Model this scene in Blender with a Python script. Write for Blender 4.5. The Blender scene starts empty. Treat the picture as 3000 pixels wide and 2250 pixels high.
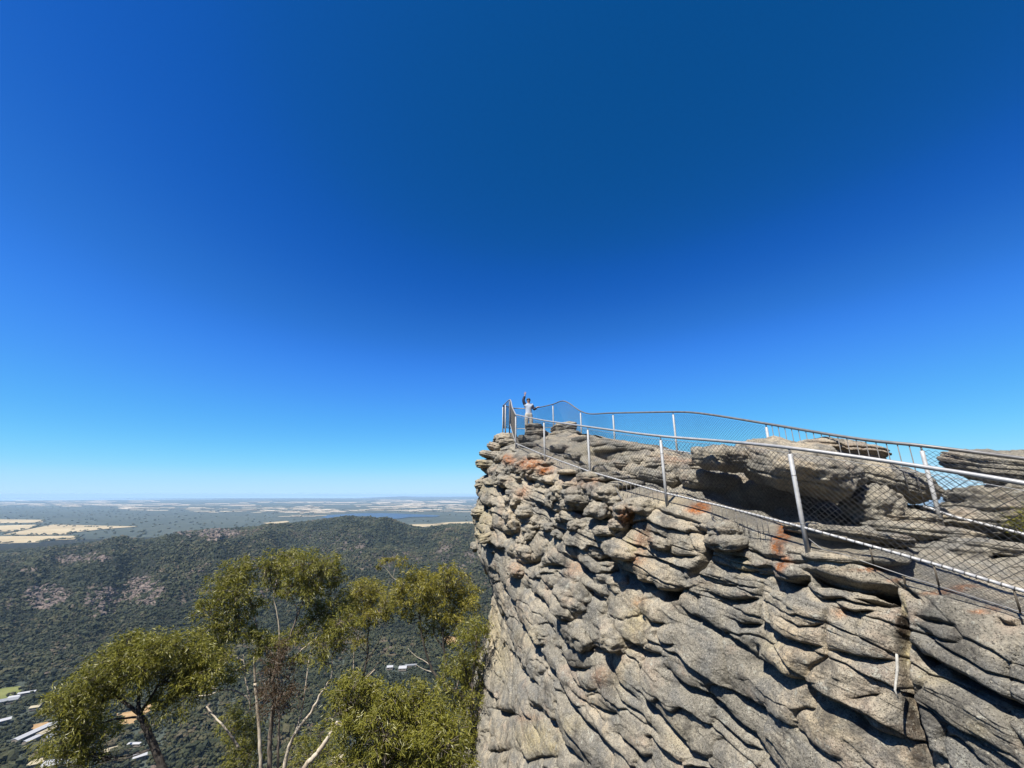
import bpy, bmesh, math, random
import numpy as np
from mathutils import Vector, Matrix

R = math.radians
rng = np.random.default_rng(7)
random.seed(7)
scene = bpy.context.scene
col = scene.collection

# ------------------------------------------------------------------ camera model
F = 1172.0                      # focal length in pixels of the 3000 x 2250 photograph
PITCH = math.atan(322 / F)
CP, SP = math.cos(PITCH), math.sin(PITCH)


def at(u, v, d):
    """point seen at photo pixel (u, v) and d metres along the viewing axis"""
    xc, yc = (u - 1500) / F, -(v - 1125) / F
    return np.array([xc * d, (CP - yc * SP) * d, (SP + yc * CP) * d])


def zat(v, y):
    k = -(v - 1125) / F
    return y * (k * CP + SP) / (CP - k * SP)


def project(P):
    dep = P[..., 1] * CP + P[..., 2] * SP
    dep = np.where(np.abs(dep) < 1e-3, 1e-3, dep)
    yc = (-P[..., 1] * SP + P[..., 2] * CP) / dep
    return 1500 + F * P[..., 0] / dep, 1125 - F * yc, dep


PLAIN_Z = -300.0


def gp(u, v, z=PLAIN_Z):
    p = at(u, v, 1.0)
    return p * (z / p[2])


# ------------------------------------------------------------------ numpy noise
_G = rng.normal(size=(256, 3)).astype(np.float32)
_G /= np.linalg.norm(_G, axis=1)[:, None]
_PERM = np.concatenate([rng.permutation(256)] * 3).astype(np.int32)


def pnoise(p):
    p = np.asarray(p, dtype=np.float32)
    i = np.floor(p).astype(np.int32)
    f = p - i
    i &= 255
    w = f * f * f * (f * (f * 6 - 15) + 10)
    out = np.zeros(len(p), np.float32)
    for dx in (0, 1):
        wx = w[:, 0] if dx else 1 - w[:, 0]
        a = _PERM[i[:, 0] + dx]
        for dy in (0, 1):
            wy = w[:, 1] if dy else 1 - w[:, 1]
            b = _PERM[a + i[:, 1] + dy]
            for dz in (0, 1):
                wz = w[:, 2] if dz else 1 - w[:, 2]
                g = _G[_PERM[b + i[:, 2] + dz]]
                out += wx * wy * wz * ((f[:, 0] - dx) * g[:, 0] + (f[:, 1] - dy) * g[:, 1] + (f[:, 2] - dz) * g[:, 2])
    return out * 1.5


def fbm(p, octaves=4, freq=1.0, gain=0.5, ridged=False):
    p = np.asarray(p, np.float32) * freq
    out, a = np.zeros(len(p), np.float32), 1.0
    for k in range(octaves):
        n = pnoise(p + 17.3 * k)
        out += a * ((1 - 2 * np.abs(n)) if ridged else n)
        p = p * 2.03
        a *= gain
    return out


def sstep(a, b, x):
    t = np.clip((x - a) / (b - a), 0, 1)
    return t * t * (3 - 2 * t)


def hash01(i, j=0):
    i = np.asarray(i, np.int64)
    j = np.asarray(j, np.int64)
    h = (i * 374761393 + j * 668265263 + 1274126177) & 0xFFFFFFFF
    h = ((h ^ (h >> 13)) * 1103515245) & 0xFFFFFFFF
    h = (h ^ (h >> 16)) & 0xFFFF
    return h / 65535.0


# ------------------------------------------------------------------ mesh helpers
def mesh_np(name, V, Fq, mat=None, smooth=True, parent=None, attrs=None):
    """V (n,3); Fq (m,3) or (m,4) array, or list of such arrays"""
    if not isinstance(Fq, (list, tuple)):
        Fq = [Fq]
    me = bpy.data.meshes.new(name)
    V = np.ascontiguousarray(V, np.float32)
    nl = sum(f.size for f in Fq)
    nf = sum(len(f) for f in Fq)
    me.vertices.add(len(V))
    me.vertices.foreach_set('co', V.ravel())
    me.loops.add(nl)
    me.loops.foreach_set('vertex_index', np.concatenate([f.ravel() for f in Fq]).astype(np.int32))
    tot = np.concatenate([np.full(len(f), f.shape[1], np.int32) for f in Fq])
    st = np.concatenate([[0], np.cumsum(tot)[:-1]]).astype(np.int32)
    me.polygons.add(nf)
    me.polygons.foreach_set('loop_start', st)
    me.polygons.foreach_set('loop_total', tot)
    me.polygons.foreach_set('use_smooth', np.full(nf, smooth, bool))
    for k, a in (attrs or {}).items():
        a = np.asarray(a, np.float32)
        if a.ndim == 1:
            at_ = me.attributes.new(k, 'FLOAT', 'POINT')
            at_.data.foreach_set('value', a)
        else:
            at_ = me.attributes.new(k, 'FLOAT_COLOR', 'POINT')
            c4 = np.ones((len(a), 4), np.float32)
            c4[:, :a.shape[1]] = a
            at_.data.foreach_set('color', c4.ravel())
    me.update(calc_edges=True)
    me.validate()
    o = bpy.data.objects.new(name, me)
    if mat:
        me.materials.append(mat)
    col.objects.link(o)
    if parent:
        o.parent = parent
    return o


def grid_faces(n, m, wrap=False):
    """quads of an n x m vertex grid (row major)"""
    i = np.arange(n - 1 if not wrap else n)[:, None]
    j = np.arange(m - 1)[None, :]
    i2 = (i + 1) % n
    return np.stack([i * m + j, i2 * m + j, i2 * m + j + 1, i * m + j + 1], -1).reshape(-1, 4)


class MB:
    """collects tubes and boxes and links them as one mesh"""

    def __init__(self):
        self.v, self.f, self.n = [], [], 0

    def add(self, V, Fq):
        self.v.append(np.asarray(V, float))
        self.f.append(np.asarray(Fq, int) + self.n)
        self.n += len(V)

    def tube(self, pts, r, sides=8, cap=True):
        pts = np.asarray(pts, float)
        n = len(pts)
        r = np.full(n, r) if np.isscalar(r) else np.asarray(r, float)
        T = np.gradient(pts, axis=0)
        T /= np.linalg.norm(T, axis=1)[:, None] + 1e-12
        ref = np.array([0, 0, 1.0]) if abs(T[:, 2]).mean() < 0.8 else np.array([1.0, 0, 0])
        A = np.cross(T, ref)
        A /= np.linalg.norm(A, axis=1)[:, None] + 1e-12
        B = np.cross(T, A)
        th = np.arange(sides) / sides * 2 * math.pi
        V = pts[:, None] + r[:, None, None] * (np.cos(th)[None, :, None] * A[:, None] + np.sin(th)[None, :, None] * B[:, None])
        i = np.arange(n - 1)[:, None]
        j = np.arange(sides)[None]
        j2 = (j + 1) % sides
        Fq = np.stack([i * sides + j, i * sides + j2, (i + 1) * sides + j2, (i + 1) * sides + j], -1).reshape(-1, 4)
        V = V.reshape(-1, 3)
        if cap:
            V = np.vstack([V, pts[0], pts[-1]])
            a, b = n * sides, n * sides + 1
            jj = np.arange(sides)
            c0 = np.stack([np.full(sides, a), (jj + 1) % sides, jj, jj], -1)
            c1 = np.stack([np.full(sides, b), (n - 1) * sides + jj, (n - 1) * sides + (jj + 1) % sides, (n - 1) * sides + (jj + 1) % sides], -1)
            self.add(V, Fq)
            off = self.n - len(V)
            self.tri = getattr(self, 'tri', [])
            self.tri.append(c0[:, :3] + off)
            self.tri.append(c1[:, :3] + off)
        else:
            self.add(V, Fq)

    def prism(self, V, faces4):
        self.add(V, faces4)

    def box(self, c, s, M=None):
        c, s = np.asarray(c, float), np.asarray(s, float) / 2
        V = np.array([[x, y, z] for x in (-1, 1) for y in (-1, 1) for z in (-1, 1)], float) * s
        if M is not None:
            V = V @ np.asarray(M).T
        self.add(V + c, [[0, 1, 3, 2], [4, 6, 7, 5], [0, 4, 5, 1], [2, 3, 7, 6], [0, 2, 6, 4], [1, 5, 7, 3]])

    def build(self, name, mat, parent=None, smooth=True):
        Fq = [np.concatenate(self.f)] if self.f else []
        if getattr(self, 'tri', None):
            Fq.append(np.concatenate(self.tri))
        return mesh_np(name, np.concatenate(self.v), Fq, mat, smooth, parent)


def tag(o, label=None, cat=None, group=None, kind=None):
    if label:
        o['label'] = label
    if cat:
        o['category'] = cat
    if group:
        o['group'] = group
    if kind:
        o['kind'] = kind
    return o


def empty(name, loc, label, cat, group=None):
    o = bpy.data.objects.new(name, None)
    o.empty_display_size = 0.1
    o.location = loc
    col.objects.link(o)
    return tag(o, label, cat, group)


def local(parent, o):
    """keep world placement of vertices that were written in world space"""
    o.parent = parent
    o.matrix_parent_inverse = Matrix.Translation(-Vector(parent.location))
    return o


def spline(pts, n):
    """Catmull-Rom through pts, n samples"""
    P = np.asarray(pts, float)
    L = np.concatenate([[0], np.cumsum(np.linalg.norm(np.diff(P[:, :3], axis=0), axis=1) ** 0.5)])
    t = np.linspace(0, L[-1], n) if np.isscalar(n) else np.asarray(n) * L[-1]
    k = np.clip(np.searchsorted(L, t, side='right') - 1, 0, len(P) - 2)
    Pp = np.vstack([2 * P[0] - P[1], P, 2 * P[-1] - P[-2]])
    Lp = np.concatenate([[2 * L[0] - L[1]], L, [2 * L[-1] - L[-2]]])
    t0, t1, t2, t3 = Lp[k], Lp[k + 1], Lp[k + 2], Lp[k + 3]
    p0, p1, p2, p3 = Pp[k], Pp[k + 1], Pp[k + 2], Pp[k + 3]

    def lerp(pa, pb, ta, tb):
        w = ((t - ta) / (tb - ta))[:, None]
        return pa * (1 - w) + pb * w
    A1, A2, A3 = lerp(p0, p1, t0, t1), lerp(p1, p2, t1, t2), lerp(p2, p3, t2, t3)
    B1, B2 = lerp(A1, A2, t0, t2), lerp(A2, A3, t1, t3)
    return lerp(B1, B2, t1, t2)


# ------------------------------------------------------------------ materials
ALBEDO = 0.64


class NT:
    def __init__(self, name):
        self.m = bpy.data.materials.new(name)
        self.m.use_nodes = True
        self.t = self.m.node_tree
        self.b = self.t.nodes['Principled BSDF']
        self.out = self.t.nodes['Material Output']
        self._pos = None

    def n(self, typ, **kw):
        x = self.t.nodes.new(typ)
        for k, v in kw.items():
            if k.startswith('_'):
                setattr(x, k[1:], v)
            else:
                x.inputs[k.replace('__', ' ')].default_value = v
        return x

    def l(self, a, b):
        self.t.links.new(a, b)

    def pos(self, scale=(1, 1, 1)):
        g = self.n('ShaderNodeTexCoord')
        mp = self.n('ShaderNodeMapping')
        mp.inputs['Scale'].default_value = scale
        self.l(g.outputs['Object'], mp.inputs['Vector'])
        return mp.outputs[0]

    def noise(self, scale, detail=4, rough=0.55, vec=None, dist=0.0):
        x = self.n('ShaderNodeTexNoise', Scale=scale, Detail=detail, Roughness=rough, Distortion=dist)
        if vec is None:
            vec = self.pos()
        self.l(vec, x.inputs['Vector'])
        return x.outputs['Fac']

    def ramp(self, fac, stops, interp='LINEAR'):
        x = self.n('ShaderNodeValToRGB')
        cr = x.color_ramp
        cr.interpolation = interp
        while len(cr.elements) < len(stops):
            cr.elements.new(0.5)
        for e, (p, c) in zip(cr.elements, stops):
            e.position = p
            e.color = (c, c, c, 1) if np.isscalar(c) else (*c, 1)
        self.l(fac, x.inputs['Fac'])
        return x.outputs['Color']

    def mix(self, fac, a, b, blend='MIX'):
        x = self.n('ShaderNodeMix', _data_type='RGBA', _blend_type=blend)
        for s, val in ((0, fac), (6, a), (7, b)):
            if isinstance(val, (int, float)):
                x.inputs[s].default_value = val
            elif isinstance(val, tuple):
                x.inputs[s].default_value = (*val, 1)
            else:
                self.l(val, x.inputs[s])
        return x.outputs[2]

    def math(self, op, a, b=None, clamp=False):
        x = self.n('ShaderNodeMath', _operation=op, _use_clamp=clamp)
        for s, val in ((0, a), (1, b)):
            if val is None:
                continue
            if isinstance(val, (int, float)):
                x.inputs[s].default_value = val
            else:
                self.l(val, x.inputs[s])
        return x.outputs[0]

    def attr(self, name):
        x = self.n('ShaderNodeAttribute', _attribute_name=name)
        return x

    def color(self, c):
        # all base colours are set for a scene exposed at about +0.9
        if ALBEDO != 1:
            c = self.mix(1.0, c, (ALBEDO,) * 3, 'MULTIPLY')
        self.l(c, self.b.inputs['Base Color'])
        self.base = c

    def bump(self, h, strength=0.5, dist=0.02):
        x = self.n('ShaderNodeBump', Strength=strength, Distance=dist)
        self.l(h, x.inputs['Height'])
        self.l(x.outputs[0], self.b.inputs['Normal'])
        return x


def simple(name, rgb, rough=0.6, metal=0.0, var=0.15, scale=20, bump=0.0, spec=0.5):
    k = NT(name)
    a = tuple(max(0, c * (1 - var)) for c in rgb)
    b = tuple(min(1, c * (1 + var)) for c in rgb)
    k.color(k.ramp(k.noise(scale), [(0.3, a), (0.7, b)]))
    k.b.inputs['Roughness'].default_value = rough
    k.b.inputs['Metallic'].default_value = metal
    k.b.inputs['Specular IOR Level'].default_value = spec
    if bump:
        k.bump(k.noise(scale * 3), bump, 0.01)
    return k.m


def rock_material(name='rock'):
    k = NT(name)
    p = k.pos()
    big = k.noise(0.55, 5, 0.6, p, 0.6)
    base = k.ramp(big, [(0.30, (0.150, 0.143, 0.128)), (0.42, (0.325, 0.302, 0.250)), (0.55, (0.465, 0.415, 0.325)), (0.68, (0.61, 0.50, 0.35))])
    mid = k.noise(2.6, 6, 0.62, p, 0.4)
    base = k.mix(k.ramp(mid, [(0.47, 0.0), (0.60, 0.8)]), base, (0.235, 0.232, 0.215))
    warm = k.noise(1.3, 4, 0.6, k.pos((1.1, 1.1, 1.6)), 0.3)
    base = k.mix(k.ramp(warm, [(0.56, 0.0), (0.70, 0.5)]), base, (0.56, 0.42, 0.31))
    st = k.attr('stain')
    sep = k.n('ShaderNodeSeparateColor')
    k.l(st.outputs['Color'], sep.inputs[0])
    brk = k.noise(9, 5, 0.65, p)
    rust = k.math('MULTIPLY', sep.outputs[0], k.ramp(brk, [(0.30, 0.0), (0.50, 1.0)]))
    base = k.mix(rust, base, k.ramp(k.noise(14, 4, 0.6, p), [(0.35, (0.20, 0.075, 0.035)), (0.6, (0.60, 0.21, 0.055))]))
    cream = k.math('MULTIPLY', sep.outputs[1], k.ramp(brk, [(0.30, 0.25), (0.55, 1.0)]))
    base = k.mix(cream, base, k.ramp(k.noise(11, 4, 0.6, p), [(0.35, (0.40, 0.33, 0.20)), (0.6, (0.58, 0.50, 0.30))]))
    brown = k.math('MULTIPLY', sep.outputs[2], k.ramp(brk, [(0.30, 0.2), (0.55, 1.0)]))
    base = k.mix(brown, base, (0.085, 0.058, 0.038))
    # crust of grey lichen, pale spots and black pepper
    v1 = k.noise(24, 5, 0.7, p)
    base = k.mix(k.ramp(v1, [(0.50, 0.0), (0.62, 0.6)]), base, k.mix(1.0, base, (0.50, 0.50, 0.50), 'MULTIPLY'))
    v2 = k.noise(38, 4, 0.7, p)
    base = k.mix(k.ramp(v2, [(0.57, 0.0), (0.65, 0.7)]), base, (0.62, 0.58, 0.47))
    v3 = k.noise(6.5, 6, 0.75, p)
    base = k.mix(k.ramp(v3, [(0.59, 0.0), (0.65, 0.75)]), base, (0.52, 0.52, 0.45))
    v4 = k.noise(70, 3, 0.7, p)
    base = k.mix(k.ramp(v4, [(0.38, 0.85), (0.45, 0.0)]), base, (0.045, 0.043, 0.040))
    dk = k.noise(1.7, 6, 0.7, k.pos((1.4, 1.4, 0.7)), 0.5)
    base = k.mix(k.ramp(dk, [(0.53, 0.0), (0.66, 0.75)]), base, (0.085, 0.080, 0.074))
    k.color(base)
    k.b.inputs['Roughness'].default_value = 0.92
    k.b.inputs['Specular IOR Level'].default_value = 0.15
    hgt = k.math('ADD', k.math('MULTIPLY', k.noise(16, 8, 0.68, p), 1.0), k.math('MULTIPLY', k.noise(60, 5, 0.7, p), 0.35))
    k.bump(hgt, 1.0, 0.045)
    return k.m


M = {}
M['rock'] = rock_material()


def galv(name, lo, hi, rough=0.5, metal=0.35, ringed=False):
    k = NT(name)
    p = k.pos()
    c = k.ramp(k.noise(9, 6, 0.65, p), [(0.32, lo), (0.68, hi)])
    c = k.mix(k.ramp(k.noise(30, 4, 0.7, p), [(0.62, 0), (0.72, 0.5)]), c, (0.22, 0.20, 0.18))
    if ringed:
        c = k.mix(k.attr('tie').outputs['Fac'], c, (0.06, 0.06, 0.06))
    k.color(c)
    k.b.inputs['Roughness'].default_value = rough
    k.b.inputs['Metallic'].default_value = metal
    return k.m


M['pipe_ringed'] = galv('tied_pipe', (0.38, 0.385, 0.39), (0.58, 0.585, 0.59), 0.5, 0.2, True)
M['pipe_post'] = galv('post_pipe', (0.52, 0.53, 0.53), (0.74, 0.75, 0.75), 0.5, 0.2)
M['pipe'] = galv('galvanised_pipe', (0.34, 0.345, 0.35), (0.52, 0.525, 0.53), 0.5, 0.3)
M['pipe_dull'] = galv('dull_pipe', (0.15, 0.15, 0.155), (0.26, 0.26, 0.26), 0.5, 0.35)
M['wire'] = galv('mesh_wire', (0.030, 0.031, 0.033), (0.065, 0.067, 0.07), 0.6, 0.2)
M['tie'] = galv('tie_wire', (0.10, 0.10, 0.10), (0.2, 0.2, 0.2), 0.5, 0.4)
M['bar'] = galv('grille_bar', (0.12, 0.115, 0.11), (0.2, 0.195, 0.19), 0.6, 0.2)
M['brown_post'] = simple('weathered_steel', (0.10, 0.082, 0.06), 0.7, 0.2, 0.3, 30)
M['driftwood'] = simple('bleached_wood', (0.46, 0.45, 0.41), 0.85, 0, 0.2, 25, 0.4)


def leaf_material(name, dark, light, tip):  # tip: pale colour of the glints painted on a few whole leaves
    k = NT(name)
    a = k.attr('tint')
    c = k.ramp(a.outputs['Fac'], [(0.0, dark), (0.6, light), (0.9, light), (1.0, tip)])
    k.color(c)
    k.b.inputs['Roughness'].default_value = 0.45
    k.b.inputs['Specular IOR Level'].default_value = 0.4
    tr = k.n('ShaderNodeBsdfTranslucent')
    cc = k.mix(1.0, c, (1.0, 1.0, 0.45), 'MULTIPLY')
    k.l(cc, tr.inputs['Color'])
    ms = k.n('ShaderNodeMixShader')
    ms.inputs[0].default_value = 0.28
    k.l(k.b.outputs[0], ms.inputs[1])
    k.l(tr.outputs[0], ms.inputs[2])
    k.l(ms.outputs[0], k.out.inputs['Surface'])
    return k.m


M['leaf'] = leaf_material('gum_leaf', (0.078, 0.094, 0.016), (0.285, 0.275, 0.042), (0.52, 0.46, 0.16))
M['leaf_gold'] = leaf_material('gum_leaf_golden', (0.090, 0.096, 0.016), (0.345, 0.310, 0.042), (0.54, 0.44, 0.12))
M['leaf_dry'] = leaf_material('dry_leaf', (0.05, 0.032, 0.02), (0.12, 0.075, 0.04), (0.2, 0.14, 0.08))


def bark(name, a, b, c):
    k = NT(name)
    p = k.pos((3, 3, 0.8))
    x = k.ramp(k.noise(2.0, 5, 0.65, p, 0.5), [(0.35, a), (0.55, b), (0.7, c)])
    k.color(x)
    k.b.inputs['Roughness'].default_value = 0.85
    k.bump(k.noise(12, 6, 0.7, p), 0.6, 0.02)
    return k.m


M['bark_pale'] = bark('pale_gum_bark', (0.30, 0.24, 0.17), (0.60, 0.53, 0.42), (0.72, 0.66, 0.55))
M['bark_dark'] = bark('dark_gum_bark', (0.030, 0.025, 0.020), (0.065, 0.055, 0.045), (0.12, 0.10, 0.08))
M['bark_mid'] = bark('grey_gum_bark', (0.10, 0.08, 0.06), (0.24, 0.20, 0.16), (0.36, 0.31, 0.26))

# ------------------------------------------------------------------ THE CLIFF
CROPS = {1: (1350, 1100), 3: (1350, 1575), 4: (2100, 1575), 2: (2100, 1100)}
CS = 2212 / 900.0


def cpx(c, pts):
    o = np.array(CROPS[c], float)
    return o + np.asarray(pts, float) / CS


# cracks followed on the photograph: (crop, width, kind, points); u = undercut below a bulge, s = open joint
CRACKS = [
    (3, 20, 'u', [(380, 135), (470, 150), (540, 180), (600, 130)]),
    (3, 25, 'u', [(630, 200), (700, 195), (760, 210)]),
    (3, 20, 'u', [(640, 370), (700, 360)]),
    (3, 46, 'u', [(830, 150), (900, 210), (960, 270), (1070, 280), (1090, 200)]),
    (3, 50, 'u', [(1110, 190), (1180, 260), (1260, 290), (1300, 330), (1400, 350), (1430, 390), (1540, 400), (1600, 380)]),
    (3, 18, 'u', [(780, 310), (860, 350), (960, 410), (1050, 455)]),
    (3, 16, 'u', [(500, 370), (580, 420), (650, 490), (700, 550), (740, 560)]),
    (3, 22, 'u', [(260, 240), (320, 320), (380, 420), (450, 590), (530, 700), (600, 820), (660, 930), (760, 1060), (830, 1180), (920, 1310), (980, 1390), (1060, 1500), (1110, 1590)]),
    (3, 20, 'u', [(780, 640), (850, 710), (950, 750), (1020, 800), (1070, 820)]),
    (3, 35, 'u', [(1070, 600), (1150, 700), (1200, 740), (1300, 780), (1340, 810), (1450, 830)]),
    (3, 22, 'u', [(1350, 560), (1400, 610), (1480, 610)]),
    (3, 15, 'u', [(1420, 650), (1480, 750), (1560, 760)]),
    (3, 22, 'u', [(1570, 490), (1650, 550), (1750, 590), (1850, 650), (1950, 700), (2050, 770), (2120, 860)]),
    (3, 22, 'u', [(1780, 395), (1900, 440), (2000, 470), (2100, 450), (2150, 440)]),
    (3, 15, 'u', [(1990, 600), (2040, 630), (2100, 620)]),
    (3, 30, 'u', [(1510, 930), (1560, 1000), (1640, 1060), (1720, 1085), (1800, 1130), (1900, 1200), (1960, 1290), (2050, 1370), (2110, 1400), (2212, 1540), (2300, 1640)]),
    (3, 24, 'u', [(1290, 1110), (1400, 1230), (1500, 1340), (1580, 1430), (1660, 1540), (1760, 1590), (1830, 1659)]),
    (3, 18, 'u', [(700, 790), (780, 860), (800, 930), (900, 940), (940, 930)]),
    (3, 16, 'u', [(440, 880), (480, 960), (520, 1000), (570, 1050)]),
    (3, 10, 'u', [(800, 960), (870, 1060), (950, 1090), (1000, 1080)]),
    (3, 8, 'u', [(200, 1520), (290, 1550), (350, 1530)]),
    (3, 25, 'u', [(260, 1235), (330, 1262), (390, 1270)]),
    (3, 22, 'u', [(600, 1230), (690, 1360), (760, 1500), (830, 1560), (870, 1620)]),
    (3, 15, 'u', [(960, 1190), (1050, 1240), (1130, 1270)]),
    (3, 12, 'u', [(1090, 860), (1150, 1040), (1250, 1140), (1300, 1190)]),
    (3, 8, 'u', [(430, 1540), (500, 1620), (600, 1590), (700, 1570)]),
    (3, 14, 'u', [(1150, 1420), (1250, 1510), (1310, 1600)]),
    (3, 10, 'u', [(2000, 1100), (2100, 1170), (2212, 1220)]),
    (3, 10, 's', [(1060, 430), (1050, 560), (1060, 740)]),
    (3, 12, 's', [(1310, 840), (1300, 960), (1310, 1100)]),
    (3, 8, 's', [(205, 1280), (190, 1400), (190, 1520)]),
    (3, 8, 'u', [(820, 1080), (960, 1210), (1060, 1330)]),
    (3, 10, 'u', [(1480, 1340), (1560, 1420), (1640, 1470)]),
    (3, 9, 'u', [(1120, 1060), (1180, 1180), (1320, 1280), (1420, 1420)]),
    (3, 8, 's', [(640, 600), (700, 690), (690, 760)]),
    (3, 8, 's', [(815, 690), (810, 780)]),
    (3, 8, 's', [(645, 930), (580, 1000)]),
    (3, 9, 'u', [(520, 700), (560, 760), (620, 780)]),
    (4, 20, 'u', [(110, 130), (200, 150), (250, 170)]),
    (4, 18, 'u', [(200, 75), (300, 110), (360, 140), (420, 140), (500, 180), (650, 185), (700, 180)]),
    (4, 14, 'u', [(0, 175), (60, 210), (150, 240), (250, 255), (340, 255)]),
    (4, 55, 'u', [(370, 260), (430, 310), (520, 345), (620, 310), (670, 275)]),
    (4, 28, 'u', [(0, 420), (100, 460), (200, 455), (300, 450)]),
    (4, 9, 'u', [(0, 340), (150, 360), (310, 370)]),
    (4, 60, 'u', [(660, 245), (760, 275), (900, 315), (1050, 350), (1200, 365), (1320, 370)]),
    (4, 70, 'u', [(1090, 400), (1200, 410), (1300, 440), (1330, 500)]),
    (4, 25, 'u', [(670, 390), (760, 450), (900, 440), (1000, 470), (1120, 490), (1330, 500)]),
    (4, 28, 'u', [(880, 510), (980, 540), (1140, 540)]),
    (4, 35, 'u', [(340, 620), (430, 690), (520, 750), (640, 780), (750, 790)]),
    (4, 10, 'u', [(480, 590), (600, 650), (700, 640), (790, 620)]),
    (4, 24, 'u', [(820, 820), (900, 840), (1000, 860), (1150, 880), (1280, 890)]),
    (4, 50, 'u', [(300, 790), (330, 870), (430, 950), (550, 1030), (640, 1040)]),
    (4, 40, 'u', [(680, 1060), (720, 1130), (800, 1190), (920, 1230), (1040, 1300), (1100, 1370), (1220, 1430), (1350, 1480)]),
    (4, 15, 'u', [(620, 1400), (700, 1490), (780, 1540), (900, 1600)]),
    (4, 12, 'u', [(0, 640), (130, 710), (200, 760)]),
    (4, 16, 'u', [(0, 1310), (120, 1410), (200, 1490), (320, 1535)]),
    (4, 70, 'u', [(1420, 780), (1500, 860), (1560, 880), (1700, 950), (1860, 1030), (2000, 1100), (2212, 1200), (2400, 1290)]),
    (4, 16, 'u', [(1470, 640), (1560, 720), (1650, 790), (1800, 860), (2000, 960), (2212, 1020), (2400, 1080)]),
    (4, 25, 'u', [(1460, 580), (1600, 610), (1750, 650)]),
    (4, 50, 's', [(1330, 480), (1370, 560), (1360, 700), (1345, 850), (1370, 1000), (1400, 1180), (1460, 1400), (1540, 1659)]),
    (4, 18, 'u', [(1430, 1190), (1480, 1330), (1520, 1450), (1560, 1620)]),
    (4, 14, 's', [(330, 290), (310, 450), (320, 620), (340, 720)]),
    (4, 14, 's', [(800, 500), (770, 680), (790, 780), (800, 860), (700, 930), (640, 1030)]),
    (4, 10, 'u', [(1660, 1430), (1740, 1440), (1850, 1540), (1950, 1640)]),
    (4, 8, 'u', [(1000, 1160), (1100, 1130), (1180, 1120)]),
    (4, 25, 'u', [(130, 590), (200, 630), (310, 625)]),
    (4, 36, 'u', [(2020, 560), (2100, 620), (2212, 640), (2400, 690)]),
    (4, 36, 'u', [(1270, 310), (1400, 390), (1500, 470)]),
    (4, 9, 'u', [(1480, 1180), (1620, 1260), (1800, 1400), (2000, 1480), (2212, 1600)]),
    (1, 30, 'u', [(100, 665), (150, 700), (210, 712)]),
    (1, 30, 'u', [(140, 880), (170, 930), (230, 940)]),
    (1, 40, 'u', [(425, 720), (440, 790), (450, 840)]),
    (1, 30, 'u', [(430, 740), (520, 740), (600, 780), (690, 770)]),
    (1, 30, 'u', [(300, 790), (360, 840), (410, 830)]),
    (1, 30, 'u', [(600, 940), (640, 980), (700, 1000), (800, 970)]),
    (1, 40, 'u', [(830, 915), (880, 965), (940, 935)]),
    (1, 30, 'u', [(500, 1040), (540, 1080), (600, 1050)]),
    (1, 30, 'u', [(660, 1080), (710, 1125), (760, 1110)]),
    (1, 15, 'u', [(940, 985), (1020, 1030), (1100, 1025)]),
    (1, 20, 'u', [(290, 1110), (330, 1145), (380, 1110)]),
    (1, 14, 'u', [(1080, 1140), (1180, 1100), (1250, 1050)]),
    (1, 12, 'u', [(1510, 1270), (1600, 1310), (1720, 1300)]),
    (1, 14, 'u', [(1420, 970), (1560, 1020), (1700, 1050), (1790, 1080)]),
    (1, 12, 'u', [(1390, 1130), (1500, 1170)]),
    (1, 40, 'u', [(1700, 1075), (1770, 1120), (1850, 1150)]),
    (1, 28, 's', [(1830, 1180), (1810, 1290), (1760, 1370), (1650, 1470)]),
    (1, 20, 'u', [(1980, 1300), (2080, 1320)]),
    (1, 20, 'u', [(2090, 1410), (2150, 1440), (2212, 1440)]),
    (1, 16, 'u', [(250, 480), (300, 470), (380, 500)]),
    (1, 14, 'u', [(250, 560), (330, 545), (420, 560)]),
    (1, 16, 'u', [(300, 650), (380, 630), (470, 625)]),
    (1, 14, 'u', [(430, 690), (520, 690), (590, 660)]),
    (1, 12, 'u', [(540, 720), (620, 720), (680, 700)]),
    (1, 18, 'u', [(680, 810), (760, 800), (830, 790)]),
    (1, 14, 'u', [(640, 880), (740, 870), (830, 890)]),
    (1, 14, 'u', [(820, 830), (920, 840), (1000, 820)]),
    (1, 14, 's', [(1240, 940), (1260, 1030), (1200, 1130), (1130, 1220)]),
    (1, 12, 's', [(210, 960), (220, 1100), (280, 1200)]),
    (1, 18, 'u', [(150, 1120), (200, 1200), (300, 1280)]),
    # ridge top behind the fence
    (1, 16, 'u', [(860, 590), (950, 585), (1060, 612), (1180, 640)]),
    (1, 45, 'u', [(1190, 720), (1290, 715), (1380, 740)]),
    (1, 14, 'u', [(1280, 670), (1370, 730), (1450, 790), (1500, 850)]),
    (1, 25, 'u', [(1490, 800), (1570, 775), (1650, 740)]),
    (1, 14, 'u', [(1040, 640), (1130, 660), (1180, 700)]),
    (1, 12, 'u', [(1400, 620), (1500, 640), (1640, 640)]),
    (1, 12, 'u', [(700, 560), (800, 590), (900, 660), (1000, 730)]),
    (1, 14, 'u', [(930, 620), (1010, 660), (1060, 720)]),
    (2, 14, 'u', [(130, 890), (220, 945), (330, 955), (420, 995), (520, 1050)]),
    (2, 12, 'u', [(1140, 1020), (1250, 1050), (1330, 1030)]),
    (2, 10, 'u', [(1860, 1140), (1990, 1190), (2212, 1250)]),
    (2, 16, 'u', [(1330, 1250), (1400, 1270)]),
]
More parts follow.
